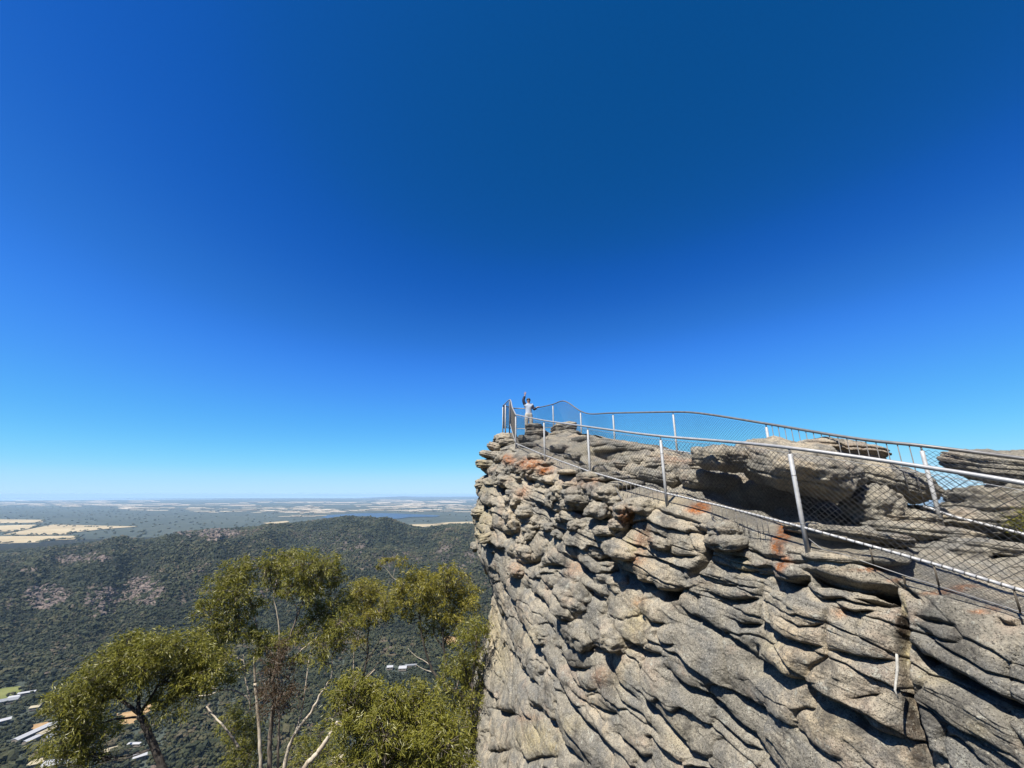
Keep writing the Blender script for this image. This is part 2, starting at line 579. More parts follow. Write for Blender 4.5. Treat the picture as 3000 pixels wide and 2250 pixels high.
# recesses cut right back into the face
CAVES = [
    (3, 0.30, [(930, 90), (960, 60), (1060, 80), (1100, 110), (1085, 180), (960, 178)]),
    (3, 0.32, [(1120, 195), (1200, 240), (1290, 300), (1420, 380), (1560, 400), (1570, 455), (1450, 470), (1420, 400), (1300, 360), (1200, 300)]),
    (3, 0.30, [(850, 170), (960, 250), (1080, 250), (1090, 330), (960, 300), (870, 230)]),
    (4, 0.30, [(375, 262), (440, 300), (560, 330), (650, 280), (655, 320), (540, 352), (440, 320)]),
    (4, 0.62, [(668, 262), (900, 330), (1080, 372), (1315, 372), (1325, 500), (1240, 455), (1100, 400), (900, 370), (700, 350)]),
    (4, 0.30, [(1000, 440), (1240, 470), (1330, 505), (1150, 500)]),
    (4, 0.5, [(1425, 785), (1560, 885), (1540, 940), (1470, 880)]),
    (4, 0.45, [(1560, 880), (2000, 1105), (2300, 1245), (2300, 1300), (2000, 1150), (1700, 1010)]),
    (1, 0.25, [(935, 1270), (1010, 1300), (1090, 1270), (1080, 1330), (940, 1330)]),
]
# (crop, cx, cy, rx, ry, channel, strength): 0 rust, 1 cream, 2 brown damp
STAINS = [
    (1, 500, 640, 90, 36, 0, 0.8), (1, 610, 690, 60, 30, 0, 0.9), (1, 350, 610, 50, 30, 0, 0.6), (1, 560, 660, 110, 40, 0, 0.2),
    (1, 870, 770, 100, 40, 0, 0.2), (1, 1190, 1010, 60, 60, 0, 0.6), (1, 1720, 980, 70, 30, 0, 1.0), (1, 1330, 1190, 45, 100, 0, 0.35),
    (1, 1290, 1330, 60, 40, 0, 0.5), (1, 960, 755, 50, 16, 0, 0.4), (1, 460, 850, 60, 40, 0, 0.4),
    (4, 480, 50, 40, 90, 0, 1.3), (4, 500, 220, 40, 40, 0, 0.8), (4, 190, 180, 70, 35, 1, 0.9), (4, 520, 180, 40, 30, 0, 0.7),
    (4, 1150, 255, 150, 16, 0, 0.55), (4, 1290, 330, 50, 14, 0, 0.5), (4, 1700, 430, 180, 15, 0, 0.5), (4, 1950, 560, 80, 18, 0, 0.5),
    (3, 1290, 600, 80, 150, 1, 0.8), (3, 1290, 470, 50, 40, 0, 0.4), (3, 1250, 60, 40, 60, 1, 1.0), (3, 560, 1450, 130, 120, 1, 0.9),
    (3, 680, 1510, 40, 60, 1, 0.9), (3, 270, 650, 60, 140, 1, 0.8), (3, 320, 850, 70, 160, 1, 0.6), (3, 820, 1350, 90, 80, 1, 0.5),
    (3, 1040, 1000, 50, 70, 0, 0.25), (3, 500, 1300, 80, 30, 0, 0.2), (3, 1240, 770, 90, 60, 1, 0.5), (3, 1150, 1000, 60, 110, 1, 0.4),
    (3, 830, 220, 60, 60, 0, 0.25), (3, 400, 230, 50, 60, 0, 0.2), (3, 500, 700, 80, 90, 1, 0.35), (3, 1580, 1430, 100, 100, 1, 0.35),
    (3, 2040, 230, 60, 40, 1, 0.9), (1, 130, 640, 70, 50, 1, 0.9), (1, 170, 1020, 80, 90, 1, 0.7), (1, 150, 1140, 70, 60, 1, 0.9), (1, 180, 800, 80, 60, 1, 0.5),
    (4, 480, 950, 160, 70, 1, 0.4), (4, 420, 760, 90, 60, 1, 0.45), (4, 800, 1350, 180, 120, 1, 0.35), (4, 1600, 1000, 120, 60, 1, 0.5), (4, 900, 540, 60, 40, 0, 0.3),
    (4, 1330, 640, 40, 100, 2, 1.0), (4, 1400, 1300, 60, 220, 2, 0.9), (4, 1450, 1560, 60, 120, 2, 0.9), (4, 1350, 830, 26, 110, 1, 1.2), (4, 1360, 500, 26, 60, 1, 1.3),
    (4, 1370, 700, 30, 40, 1, 1.2), (1, 1350, 1130, 30, 120, 2, 0.7), (1, 1820, 1270, 40, 110, 2, 0.8), (3, 1060, 1080, 60, 140, 2, 0.45),
    (4, 1900, 1400, 140, 90, 1, 0.4), (1, 1480, 930, 120, 30, 1, 0.4), (1, 1020, 560, 150, 40, 1, 0.4), (1, 1560, 600, 140, 40, 0, 0.25), (2, 80, 560, 90, 40, 0, 0.2),
]

RIM_PX = [(3300, 2040, 2.72), (3000, 1838, 3.2), (2850, 1778, 3.5), (2640, 1702, 4.0), (2480, 1642, 4.35), (2340, 1603, 4.8), (2200, 1548, 5.6),
          (2060, 1503, 6.3), (1935, 1476, 7.0), (1820, 1442, 8.0), (1725, 1411, 9.0), (1650, 1386, 10.2), (1592, 1361, 11.5), (1540, 1336, 12.8), (1495, 1318, 14.0)]
rim = [(6.2, -3.0, -1.3), (5.0, 0.6, -1.25), (4.5, 1.9, -1.2)] + [tuple(at(*p)) for p in RIM_PX] + [
    (-.36, 15.3, 1.72), (-.52, 16.5, 1.88), (-.42, 17.8, 2.05), (0.1, 18.9, 2.4), (1.2, 19.1, 2.4), (2.2, 17.9, 2.1), (3.0, 16.0, 1.9), (3.9, 13.7, 1.45),
    (5.0, 11.3, .95), (5.9, 8.8, .1), (6.7, 6.6, -.62), (7.4, 5, -1.1), (8.6, 3, -1.3), (11, -3, -1.1)]
rim = np.array(rim)
fine = spline(rim, 6000)
seg = np.linalg.norm(np.diff(fine, axis=0), axis=1)
arc = np.concatenate([[0], np.cumsum(seg)])
# sampling density falls with distance from the view point, and on the far flank
dep_f = np.maximum(fine[:, 1] * CP + fine[:, 2] * SP, 2.6)
i_tip = int(np.argmax(fine[:, 1]))
dens = 1 / dep_f
dens[i_tip + 300:] *= 0.12
dens[fine[:, 1] < 2.0] *= 0.25
cum = np.concatenate([[0], np.cumsum(0.5 * (dens[1:] + dens[:-1]) * seg)])
NA = 1320
tt = np.interp(np.linspace(0, cum[-1], NA), cum, np.arange(len(fine)))
rimA = np.stack([np.interp(tt, np.arange(len(fine)), fine[:, k]) for k in range(3)], 1)
arcA = np.interp(tt, np.arange(len(fine)), arc)
tan = np.gradient(fine, axis=0)[:, :2]
ker = np.hanning(401)
ker /= ker.sum()
tan = np.stack([np.convolve(np.pad(tan[:, k], 200, mode='edge'), ker, 'valid') for k in range(2)], 1)
nrm = np.stack([-tan[:, 1], tan[:, 0]], 1)
nrm /= np.linalg.norm(nrm, axis=1)[:, None]
outA = np.stack([np.interp(tt, np.arange(len(fine)), nrm[:, k]) for k in range(2)], 1)
outA /= np.linalg.norm(outA, axis=1)[:, None]
spine = np.array([(9.5, -3, -1.1), (7.0, 1.5, -1.0), (6.0, 4.2, -.98), (5.0, 6.3, -.55), (4.15, 8.5, .30), (3.2, 10.5, 1.02), (2.2, 13, 1.75), (1.2, 15.5, 2.1), (0.55, 17, 2.2)])
spf = spline(spine, 800)
# each rim sample goes to the spine point lying square to it
dd = np.linalg.norm(rimA[:, None, :2] - spf[None, ::4, :2], axis=2)
si = (dd.argmin(1) * 4).astype(float)
si = np.convolve(np.pad(si, 20, mode='edge'), np.ones(41) / 41, 'valid')
spA = np.stack([np.interp(si, np.arange(len(spf)), spf[:, k]) for k in range(3)], 1)

NT_TOP, NT_W, NT_LOW = 210, 500, 26
w_in = np.linspace(1, 0, NT_TOP) ** 1.25
top = rimA[:, None, :] + (spA - rimA)[:, None, :] * w_in[None, :, None]
yv = np.maximum(rimA[:, 1], 0.5)
dvis = np.clip(rimA[:, 2] + 0.55 * yv + 0.9, 1.0, 12.5)
dw = dvis[:, None] * np.linspace(0, 1, NT_W)[None, 1:] ** 1.05
dlow = dvis[:, None] + (32 - dvis[:, None]) * (np.linspace(0, 1, NT_LOW)[None, 1:] ** 1.3)
drop = np.concatenate([dw, dlow], 1)
# wall profile: how far the face stands out from the rim, near part and tip part
tipw = sstep(10.5, 14.5, rimA[:, 1])[:, None]
offN = np.interp(drop, [0, .3, 1.0, 2.0, 4.0, 8.0, 32], [0, .14, .26, .34, .60, 1.3, 5.0])
offT = np.interp(drop, [0, .45, 1.0, 1.7, 2.6, 3.5, 4.4, 5.2, 6.2, 8, 11, 32], [0, .25, .62, .78, .86, .80, .42, .06, .16, .62, 1.35, 4.5])
off = offN * (1 - tipw) + offT * tipw
wall = np.empty(drop.shape + (3,))
wall[..., :2] = rimA[:, None, :2] + outA[:, None, :] * off[..., None]
wall[..., 2] = rimA[:, None, 2] - drop
base = np.concatenate([top, wall], 1)
inn = np.linalg.norm((spA - rimA), axis=1)[:, None] * w_in[None, :]
TZ = np.concatenate([-inn, drop], 1)          # < 0 on the top, > 0 down the face
# round the rim over: average along each column in metres
NC = base.shape[1]
for it in range(60):
    sm = base.copy()
    sm[:, 1:-1] = 0.25 * base[:, :-2] + 0.5 * base[:, 1:-1] + 0.25 * base[:, 2:]
    wgt = (np.exp(-(TZ / 0.17) ** 2))[..., None]
    base = base * (1 - wgt) + sm * wgt


def grid_normals(B):
    du = np.gradient(B, axis=0)
    dv = np.gradient(B, axis=1)
    n = np.cross(dv, du)
    n /= np.linalg.norm(n, axis=2)[..., None] + 1e-12
    return n


nb = grid_normals(base)
mid = (NA // 3, NT_TOP + 100)
if np.dot(nb[mid][:2], outA[mid[0]]) < 0:
    nb = -nb
BP = base.reshape(-1, 3)
NB = nb.reshape(-1, 3)
AC = np.repeat(arcA, NC)
TZf = TZ.ravel()
U, V, DEP = project(BP)
front = (DEP > 1.5) & (np.repeat(np.arange(NA), NC) < np.searchsorted(tt, i_tip + 150)) & (np.sum(NB * BP, 1) < 0.25 * np.linalg.norm(BP, axis=1))
front &= (U > 1200) & (U < 3700) & (V < 2500)
m_px = DEP / F                                     # metres per photo pixel


def pillows(a, z, seed, bed=(.16, .42), wid=(.5, 1.3)):
    """stacked, rounded sandstone beds in the (a, z) sheet; returns height 0..1 and the cell's own number 0..1"""
    edges = np.cumsum(bed[0] + (bed[1] - bed[0]) * hash01(np.arange(400), seed))
    edges -= edges[200]
    i = np.searchsorted(edges, z)
    lo, hi = edges[np.clip(i - 1, 0, 399)], edges[np.clip(i, 0, 399)]
    f = (z - lo) / (hi - lo)
    wi = wid[0] + (wid[1] - wid[0]) * hash01(i, seed + 5)
    g0 = a / wi + hash01(i, seed + 9) * 7
    c = np.floor(g0)
    jit = 0.3 * (hash01(c, i * 7 + seed) - .5)
    g = np.clip(g0 - c + jit * np.sin(math.pi * (g0 - c)), 0, 1)
    hv = sstep(0, .13, f) * (1 - .75 * sstep(.45, 1.0, f))
    hh = np.clip(1 - np.abs(2 * g - 1) ** 5, 0, 1) ** .7
    own = hash01(c + 13 * seed, i * 3 + 1)
    return hv * hh, own


_ia = np.unique(np.append(np.arange(0, NA, 4), NA - 1))
_ic = np.unique(np.append(np.arange(0, NC, 4), NC - 1))


def lowfbm(off, octaves, freq, **kw):
    """broad noise: evaluated on every fourth row and column, then interpolated"""
    g = fbm((base[np.ix_(_ia, _ic)] + off).reshape(-1, 3), octaves, freq, **kw).reshape(len(_ia), len(_ic))
    for ax, (idx_, n_) in enumerate(((_ia, NA), (_ic, NC))):
        f_ = np.arange(n_)
        k_ = np.clip(np.searchsorted(idx_, f_, side='right') - 1, 0, len(idx_) - 2)
        w_ = ((f_ - idx_[k_]) / (idx_[k_ + 1] - idx_[k_])).astype(np.float32)
        if ax == 0:
            g = g[k_] * (1 - w_)[:, None] + g[k_ + 1] * w_[:, None]
        else:
            g = g[:, k_] * (1 - w_)[None] + g[:, k_ + 1] * w_[None]
    return g.ravel()


warp = lowfbm(0, 3, .55)
warp2 = lowfbm(31.7, 3, .9)
zz = BP[:, 2] - 0.16 * AC * sstep(0.0, 1.5, TZf) + .20 * warp
aa = AC + .35 * warp2
facew = sstep(-0.15, 0.35, TZf)
p1, o1 = pillows(aa, zz, 3, (.22, .60), (.6, 1.7))
p2, o2 = pillows(aa + 3.3 * 1.7, zz + .07 * warp2, 11, (.07, .20), (.35, 1.1))
farw = sstep(7.5, 12.0, BP[:, 1])
pm = sstep(-.05, .4, lowfbm(55, 2, .8))


def blocks(X, Y, sx, sy, seed):
    """jointed blocks: flat tilted faces that jut out at their lower edge; returns height and distance to the joint"""
    x, y = X / sx, Y / sy
    cx, cy = np.floor(x).astype(np.int64), np.floor(y).astype(np.int64)
    f1 = np.full(len(x), 9., np.float32)
    f2 = np.full(len(x), 9., np.float32)
    ox, oy, own = np.zeros(len(x)), np.zeros(len(x)), np.zeros(len(x), np.int64)
    for i in (-1, 0, 1):
        for j in (-1, 0, 1):
            gx_, gy_ = cx + i, cy + j
            px_, py_ = gx_ + .5 + .8 * (hash01(gx_ * 7 + seed, gy_) - .5), gy_ + .5 + .7 * (hash01(gx_ + 11, gy_ * 5 + seed) - .5)
            dx, dy = x - px_, y - py_
            d = np.maximum(np.abs(dx) * 1.05, np.abs(dy)) * .6 + .4 * np.hypot(dx, dy)
            m = d < f1
            f2 = np.where(m, f1, np.minimum(f2, d))
            f1 = np.where(m, d, f1)
            ox, oy, own = np.where(m, dx, ox), np.where(m, dy, oy), np.where(m, gx_ * 7919 + gy_, own)
    r1, r2, r3 = hash01(own, seed), hash01(own, seed + 1), hash01(own, seed + 2)
    h = 1.3 * (r1 - .5) + (r2 - .5) * 1.1 * ox - (.35 + 1.0 * r3) * oy
    return h.astype(np.float32), (f2 - f1).astype(np.float32)


on = np.nonzero((TZf > -.4) & front)[0]
fine1 = fbm(BP[on] + 7, 3, 2.6)
hb, jb = np.zeros(len(BP), np.float32), np.ones(len(BP), np.float32)
hs_b, js_b = hb.copy(), jb.copy()
h_, j_ = blocks(aa[on] + .10 * fine1, zz[on] + .05 * fine1, 1.15, .66, 5)
hb[on], jb[on] = h_, j_
h_, j_ = blocks(aa[on] + .06 * fine1 + 31, zz[on] + .04 * fine1 + .1, .42, .20, 17)
hs_b[on], js_b[on] = h_, j_
H = facew * ((.030 + .060 * farw) * p1 * (.35 + .9 * o1) + (.002 + .006 * pm + .008 * farw * (1 - sstep(2.5, 4.5, TZf))) * p2 * (.4 + o2))
HB = facew * (.105 * hb - .105 * np.exp(-jb / .038) + (.010 + .014 * pm) * hs_b - (.005 + .018 * pm) * np.exp(-js_b / .07))
# on the top: broad worn slabs with layered edges
tz = BP[:, 2] + .16 * warp + .05 * lowfbm(0, 2, 2.2)
ft = np.abs(((tz / .26) % 1.0) - .5) * 2
H += (1 - facew) * (.05 * sstep(0, .3, ft) + .16 * lowfbm(5.1, 4, .55) + .05 * lowfbm(9, 3, 1.9, ridged=True))
H += .09 * facew * lowfbm(71, 3, .45)
H += .034 * fbm(BP + 3, 5, 2.4, .6) + .016 * fbm(BP + 13, 3, 6.0, .6, ridged=True)

gain = np.zeros(len(BP), np.float32)
lift = np.zeros(len(BP), np.float32)
idx = np.nonzero(front)[0]
Ui, Vi, Mi = U[idx] + 7 * warp[idx] + 4 * fbm(BP[idx], 3, 5.0), V[idx] + 7 * warp2[idx] + 4 * fbm(BP[idx] + 40, 3, 5.0), m_px[idx]
near_d = np.full(len(idx), 1e3, np.float32)
for c, w, kind, pts in CRACKS:
    P = cpx(c, pts)
    if P[0, 0] > P[-1, 0] and kind == 'u':
        P = P[::-1]
    w = w / CS
    reach = 6 * w + 40
    sel = np.nonzero((Ui > P[:, 0].min() - reach) & (Ui < P[:, 0].max() + reach) & (Vi > P[:, 1].min() - reach) & (Vi < P[:, 1].max() + reach))[0]
    if not len(sel):
        continue
    x, y = Ui[sel], Vi[sel]
    best = np.full(len(sel), 1e9)
    sgn = np.zeros(len(sel))
    along = np.zeros(len(sel))
    L = np.concatenate([[0], np.cumsum(np.linalg.norm(np.diff(P, axis=0), axis=1))])
    for k in range(len(P) - 1):
        a, b = P[k], P[k + 1]
        d = b - a
        l = np.linalg.norm(d)
        t = np.clip(((x - a[0]) * d[0] + (y - a[1]) * d[1]) / l ** 2, 0, 1)
        qx, qy = x - a[0] - t * d[0], y - a[1] - t * d[1]
        ds = np.hypot(qx, qy)
        s = (qx * d[1] - qy * d[0]) / l
        m = ds < best
        best[m], sgn[m], along[m] = ds[m], np.sign(s[m]), L[k] + t[m] * l
    e = best * np.where(sgn == 0, 1, sgn)
    tap = np.minimum(along, L[-1] - along)
    tp = .25 + .75 * sstep(0, max(.22 * L[-1], 2 * w), tap)
    wm = w * Mi[sel]
    A = np.clip(2.3 * wm + .018, .025, .32) * tp
    if kind == 'u':
        wl, wu = .95 * w + 3.5, .12 * w + .8
        g = np.where(e < 0, -A * np.exp(-(np.abs(e) / wl) ** 1.3), -A * np.exp(-(np.abs(e) / wu) ** 2))
        lip = .45 * A * np.where(e > 0, np.exp(-((e - 1.2 * w - 4) / (2.2 * w + 12)) ** 2) * sstep(0, .6 * w + 1.5, e), 0)
        near_d[sel] = np.minimum(near_d[sel], best)
    else:
        wl = .6 * w + 2
        g = -A * np.exp(-(best / wl) ** 2)
        lip = 0
        near_d[sel] = np.minimum(near_d[sel], best)
    gi = idx[sel]
    gain[gi] = np.minimum(gain[gi], g)
    lift[gi] = np.maximum(lift[gi], lip)
bul = np.zeros(len(BP), np.float32)
bul[idx] = .55 * (1 - np.exp(-near_d / 34.0)) * 60 * Mi * .9
traced = np.zeros(len(BP), np.float32)
traced[idx] = np.exp(-(near_d / 90.0) ** 2)
cave = np.zeros(len(BP), np.float32)
for c, D, pts in CAVES:
    P = cpx(c, pts)
    sel = np.nonzero((Ui > P[:, 0].min() - 15) & (Ui < P[:, 0].max() + 15) & (Vi > P[:, 1].min() - 15) & (Vi < P[:, 1].max() + 15))[0]
    x, y = Ui[sel], Vi[sel]
    ins = np.zeros(len(sel), bool)
    best = np.full(len(sel), 1e9)
    for k in range(len(P)):
        a, b = P[k], P[(k + 1) % len(P)]
        d = b - a
        t = np.clip(((x - a[0]) * d[0] + (y - a[1]) * d[1]) / (d @ d), 0, 1)
        best = np.minimum(best, np.hypot(x - a[0] - t * d[0], y - a[1] - t * d[1]))
        cr = ((a[1] > y) != (b[1] > y)) & (x < (b[0] - a[0]) * (y - a[1]) / (b[1] - a[1] + 1e-9) + a[0])
        ins ^= cr
    e = np.where(ins, best, -best)
    cave[idx[sel]] = np.minimum(cave[idx[sel]], -D * sstep(-2, 7, e))
H = H * (1 - .62 * traced) + HB * (1 - .50 * traced) + .6 * np.minimum(bul, .12) + .8 * lift
H = H + gain + cave
# keep the lip under the fence clear so that the rail stays free of it
rw = np.exp(-(TZf / .40) ** 2) * np.clip(NB[:, 2] * 1.6, 0, 1) * (TZf < .5)
H = H + .075 * rw
H = H - rw * np.maximum(H - .055, 0)


def stain_at(U_, V__, ok):
    out = np.zeros((len(U_), 3), np.float32)
    for c, cx, cy, rx, ry, ch, s_ in STAINS:
        q = cpx(c, [(cx, cy)])[0]
        g = s_ * np.exp(-(((U_ - q[0]) / (rx / CS)) ** 2 + ((V__ - q[1]) / (ry / CS)) ** 2) ** 1.4 * .8)
        out[:, ch] = np.maximum(out[:, ch], np.where(ok, g, 0))
    return np.clip(out * [1.25, 1, 1], 0, 1)


stain = stain_at(U, V, front)
CLIFF_V = BP + NB * H[:, None]
CLIFF_GRID = CLIFF_V.reshape(NA, NC, 3)
cf = grid_faces(NA, NC)
fq = cf[mid[0] * (NC - 1) + mid[1]]
_a, _b, _c = (CLIFF_V[fq[k]] for k in (0, 1, 2))
CLIFF_FLIP = np.dot(np.cross(_b - _a, _c - _a)[:2], outA[mid[0]]) < 0
# ------------------------------------------------------------------ loose boulders and blocks
def aty(u, v, y):
    yc = -(v - 1125) / F
    return at(u, v, y / (CP - yc * SP))


def boulder_geo(c, rad, seed, tilt=0.0, yaw=0.0, pitch=0.0, n=110, m=70, power=2.6, rough=.10, strata=.12, bed=.13, under=.0):
    """worn block: super-ellipsoid with bedding grooves and knobbly relief, written in world space"""
    th = np.linspace(0, 2 * math.pi, n, endpoint=False)
    ph = np.linspace(-math.pi / 2, math.pi / 2, m)
    T, Ph = np.meshgrid(th, ph, indexing='ij')
    d = np.stack([np.cos(Ph) * np.cos(T), np.cos(Ph) * np.sin(T), np.sin(Ph)], -1).reshape(-1, 3)
    s = (np.abs(d) ** power).sum(1) ** (-1 / power)
    rad = np.asarray(rad, float)
    p = d * s[:, None] * rad
    if under:
        p[:, :2] *= (1 - under * sstep(0.1, -1.0, p[:, 2] / rad[2]))[:, None]
    off = np.array([seed * 3.17, seed * 1.31, seed * 2.3])
    k = rad.min()
    big = fbm(p / rad.max() * 1.5 + off, 3, 1.0)
    zz_ = p[:, 2] + .35 * bed * fbm(p / rad.max() * 2 + off + 9, 3, 1.0)
    e = np.abs(((zz_ / bed + seed * .37) % 1.0) - .5) * 2
    lay = hash01(np.floor(zz_ / bed + seed * .37), seed) - .5
    h = rough * 3.2 * k * big + strata * k * (1.3 * lay - 1.0 * (1 - sstep(0, .35, e)) * (.4 + .6 * hash01(np.floor(zz_ / bed), seed + 3)))
    h = h + rough * k * .9 * fbm(p + off, 5, 3.0 / max(.3, rad.max()), .58) + .012 * fbm(p + off, 4, 9.0)
    dirh = d * np.array([1, 1, .75])
    p = p + dirh * h[:, None]
    ca, sa = math.cos(yaw), math.sin(yaw)
    ct, st_ = math.cos(tilt), math.sin(tilt)
    cq, sq = math.cos(pitch), math.sin(pitch)
    Rz = np.array([[ca, -sa, 0], [sa, ca, 0], [0, 0, 1]])
    Ry = np.array([[ct, 0, st_], [0, 1, 0], [-st_, 0, ct]])
    Rx = np.array([[1, 0, 0], [0, cq, -sq], [0, sq, cq]])
    p = p @ (Ry @ Rx @ Rz).T + np.asarray(c)
    return p, grid_faces(n, m, wrap=True)


def boulder(c, rad, seed, label, name='boulder', group=None, cat='boulder', **kw):
    V, Fq = boulder_geo(c, rad, seed, **kw)
    o = mesh_np(name, V, Fq[:, ::-1] if False else Fq, M['rock'], True)
    return tag(o, label, cat, group)


# bedrock blocks that belong to the cliff itself
BLOCKS = [
    # u, v, y, half width, half depth, half height, seed, tilt
    (1432, 1362, 15.2, .50, .55, .17, 1, .10), (1440, 1335, 15.3, .42, .5, .14, 2, .25), (1428, 1418, 15.3, .44, .6, .19, 3, -.05),
    (1432, 1446, 15.2, .34, .5, .13, 21, -.2), (1426, 1502, 15.0, .48, .6, .24, 4, .0), (1432, 1562, 14.8, .40, .55, .20, 5, -.1), (1470, 1395, 14.6, .40, .5, .16, 22, .1),
    (1482, 1290, 17.0, .42, .55, .26, 45, .0), (1474, 1294, 17.9, .42, .6, .28, 46, .05), (1490, 1300, 15.2, .38, .5, .16, 6, .1), (1455, 1312, 15.6, .35, .5, .15, 7, .3), (1472, 1340, 14.9, .46, .5, .15, 23, .15),
    (1520, 1352, 13.6, .50, .5, .12, 8, .08), (1500, 1372, 13.9, .45, .5, .13, 24, .1), (1570, 1374, 12.3, .42, .4, .13, 9, .06), (1480, 1440, 14.2, .35, .45, .16, 25, .1),
    (1460, 1480, 14.4, .30, .45, .17, 26, -.1), (1545, 1405, 12.9, .40, .4, .12, 27, .08), (1600, 1400, 11.7, .42, .4, .13, 10, .10), (1690, 1425, 9.7, .34, .3, .09, 28, .12),
    (1566, 1254, 14.9, .34, .5, .16, 11, .05), (1572, 1272, 14.7, .42, .5, .14, 12, -.05), (1560, 1290, 14.5, .50, .5, .15, 13, .12),
    (1652, 1256, 14.6, .42, .5, .20, 14, -.12), (1655, 1278, 14.3, .55, .55, .18, 15, -.05), (1640, 1300, 13.9, .60, .5, .16, 16, .10), (1600, 1318, 13.6, .55, .5, .14, 29, .05),
    (1690, 1320, 12.9, .60, .5, .17, 17, .15), (1640, 1345, 12.2, .50, .4, .13, 30, .15), (1725, 1345, 11.9, .50, .4, .15, 31, .2), (1790, 1335, 11.6, .75, .6, .17, 18, .05), (1700, 1375, 10.9, .42, .4, .12, 32, .2),
    (1760, 1372, 10.4, .45, .4, .14, 19, .12), (1850, 1370, 10.0, .60, .5, .16, 20, .10), (1820, 1400, 9.3, .36, .35, .13, 33, .2), (1905, 1345, 10.5, .80, .6, .16, 34, .06), (1925, 1400, 8.6, .40, .4, .14, 35, .25),
    (2000, 1370, 9.1, .75, .6, .17, 36, .12), (2050, 1405, 8.3, .55, .4, .13, 37, .2),
    (2470, 1565, 5.2, .55, .6, .10, 40, .12), (2700, 1560, 5.5, .60, .5, .10, 41, .10), (2620, 1520, 6.0, .45, .4, .12, 42, .1), (2860, 1600, 5.1, .5, .5, .09, 43, .12), (2770, 1525, 6.7, .7, .5, .20, 44, .05),
]
# more stones bedded in the broken far end of the face and on the crest, set on the carved surface itself
_rb = np.random.default_rng(404)
_CU, _CV = U.reshape(NA, NC), V.reshape(NA, NC)
_vis = (front & (BP[:, 1] > 2.5)).reshape(NA, NC)
_nbg = NB.reshape(NA, NC, 3)
EXTRA = []
_rail = np.interp(_CU, [1380, 1480, 1511, 1590, 1722, 1936, 2328, 2710], [1200, 1240, 1299, 1332, 1381, 1444, 1547, 1664])


def bed_stones(n, u0, u1, v0, v1, a0, a1, h0, h1, wall_only, sd0):
    ok = np.argwhere(_vis & (_CU > u0) & (_CU < u1) & (_CV > v0) & (_CV < v1) & ((TZ > .12) & (_CV > _rail + 34) if wall_only else (TZ < -.15)))
    if not len(ok):
        return
    for k_ in range(n):
        # even in the picture rather than in mesh rows
        tu, tv = _rb.uniform(u0, u1), _rb.uniform(v0, v1)
        sub = ok[_rb.integers(0, len(ok), 4000)]
        j = sub[np.argmin((_CU[sub[:, 0], sub[:, 1]] - tu) ** 2 + (_CV[sub[:, 0], sub[:, 1]] - tv) ** 2)]
        if np.hypot(_CU[j[0], j[1]] - tu, _CV[j[0], j[1]] - tv) > 25:
            continue
        c_ = CLIFF_GRID[j[0], j[1]] - _nbg[j[0], j[1]] * _rb.uniform(.02, .12)
        yaw_ = math.atan2(outA[j[0]][1], outA[j[0]][0]) + math.pi / 2
        EXTRA.append((c_, (_rb.uniform(a0, a1), _rb.uniform(.20, .34) if wall_only else _rb.uniform(.25, .5), _rb.uniform(h0, h1)), sd0 + k_, _rb.normal(.04, .12), yaw_ + _rb.normal(0, .25)))


bed_stones(46, 1390, 1800, 1330, 1640, .20, .48, .10, .24, True, 200)
bed_stones(14, 1640, 2150, 1430, 1620, .18, .38, .08, .16, True, 300)
bed_stones(7, 1430, 1800, 1640, 1900, .25, .55, .14, .26, True, 340)
bed_stones(48, 1545, 2080, 1270, 1430, .18, .55, .05, .15, False, 400)
bed_stones(12, 2100, 2900, 1450, 1700, .20, .50, .04, .08, False, 470)
ex_v, ex_f, n0 = [], [], 0
for (c_, r_, sd, tl, yw) in EXTRA:
    V_, F_ = boulder_geo(c_, r_, sd, tl, yaw=yw, n=64, m=36, strata=.13, bed=max(.04, r_[2] * .5), power=3.0, rough=.15)
    ex_v.append(V_)
    ex_f.append(F_ + len(CLIFF_V) + n0)
    n0 += len(V_)
for (u, v, y, a, b, h, sd, tl) in BLOCKS:
    V_, F_ = boulder_geo(aty(u, v, y), (a, b, h), sd, tl, yaw=.3 * (hash01(sd, 3) - .5), n=120 if v > 1500 else 84, m=60 if v > 1500 else 46, strata=.26, bed=max(.045, h * .55), power=3.0, rough=.12)
    ex_v.append(V_)
    ex_f.append(F_ + len(CLIFF_V) + n0)
    n0 += len(V_)
cfl = cf if not CLIFF_FLIP else cf[:, ::-1]
cliff = mesh_np('cliff', np.vstack([CLIFF_V] + ex_v), np.concatenate([cfl] + ex_f), M['rock'], True, None, {'stain': np.vstack([stain, stain_at(*project(np.vstack(ex_v))[:2], True)])})
tag(cliff, 'weathered layered sandstone cliff with a fenced narrow top, filling the lower right', kind='structure')

BG = 'grey boulders on the cliff top'
boulder(aty(2116, 1346, 6.75), (.39, .50, .20), 51, 'small blunt slab at the left end of the overhanging boulders, pointing left', tilt=.10, pitch=.12, power=4, strata=.10, under=.15, group=BG)
boulder(aty(2328, 1366, 6.3), (.72, .80, .39), 52, 'largest bulging boulder, overhanging a black cave behind the thickest near fence post', tilt=.10, pitch=.30, power=2.4, strata=.10, under=.12, group=BG, n=160, m=90)
boulder(aty(2592, 1402, 6.65), (.60, .65, .27), 53, 'sloping boulder slab with its tip pointing down right in front of the vertical bars', tilt=.30, pitch=.25, power=2.7, strata=.16, under=.12, group=BG, n=140, m=80)
boulder(aty(2440, 1326, 7.3), (.76, .55, .20), 54, 'layered capstone sitting behind and above the overhanging boulders', tilt=.10, strata=.3, bed=.10, group=BG, n=140)
boulder(aty(2556, 1484, 6.0), (.34, .34, .30), 55, 'rounded grey block standing under the sloping slab between two black hollows', tilt=.1, group=BG)
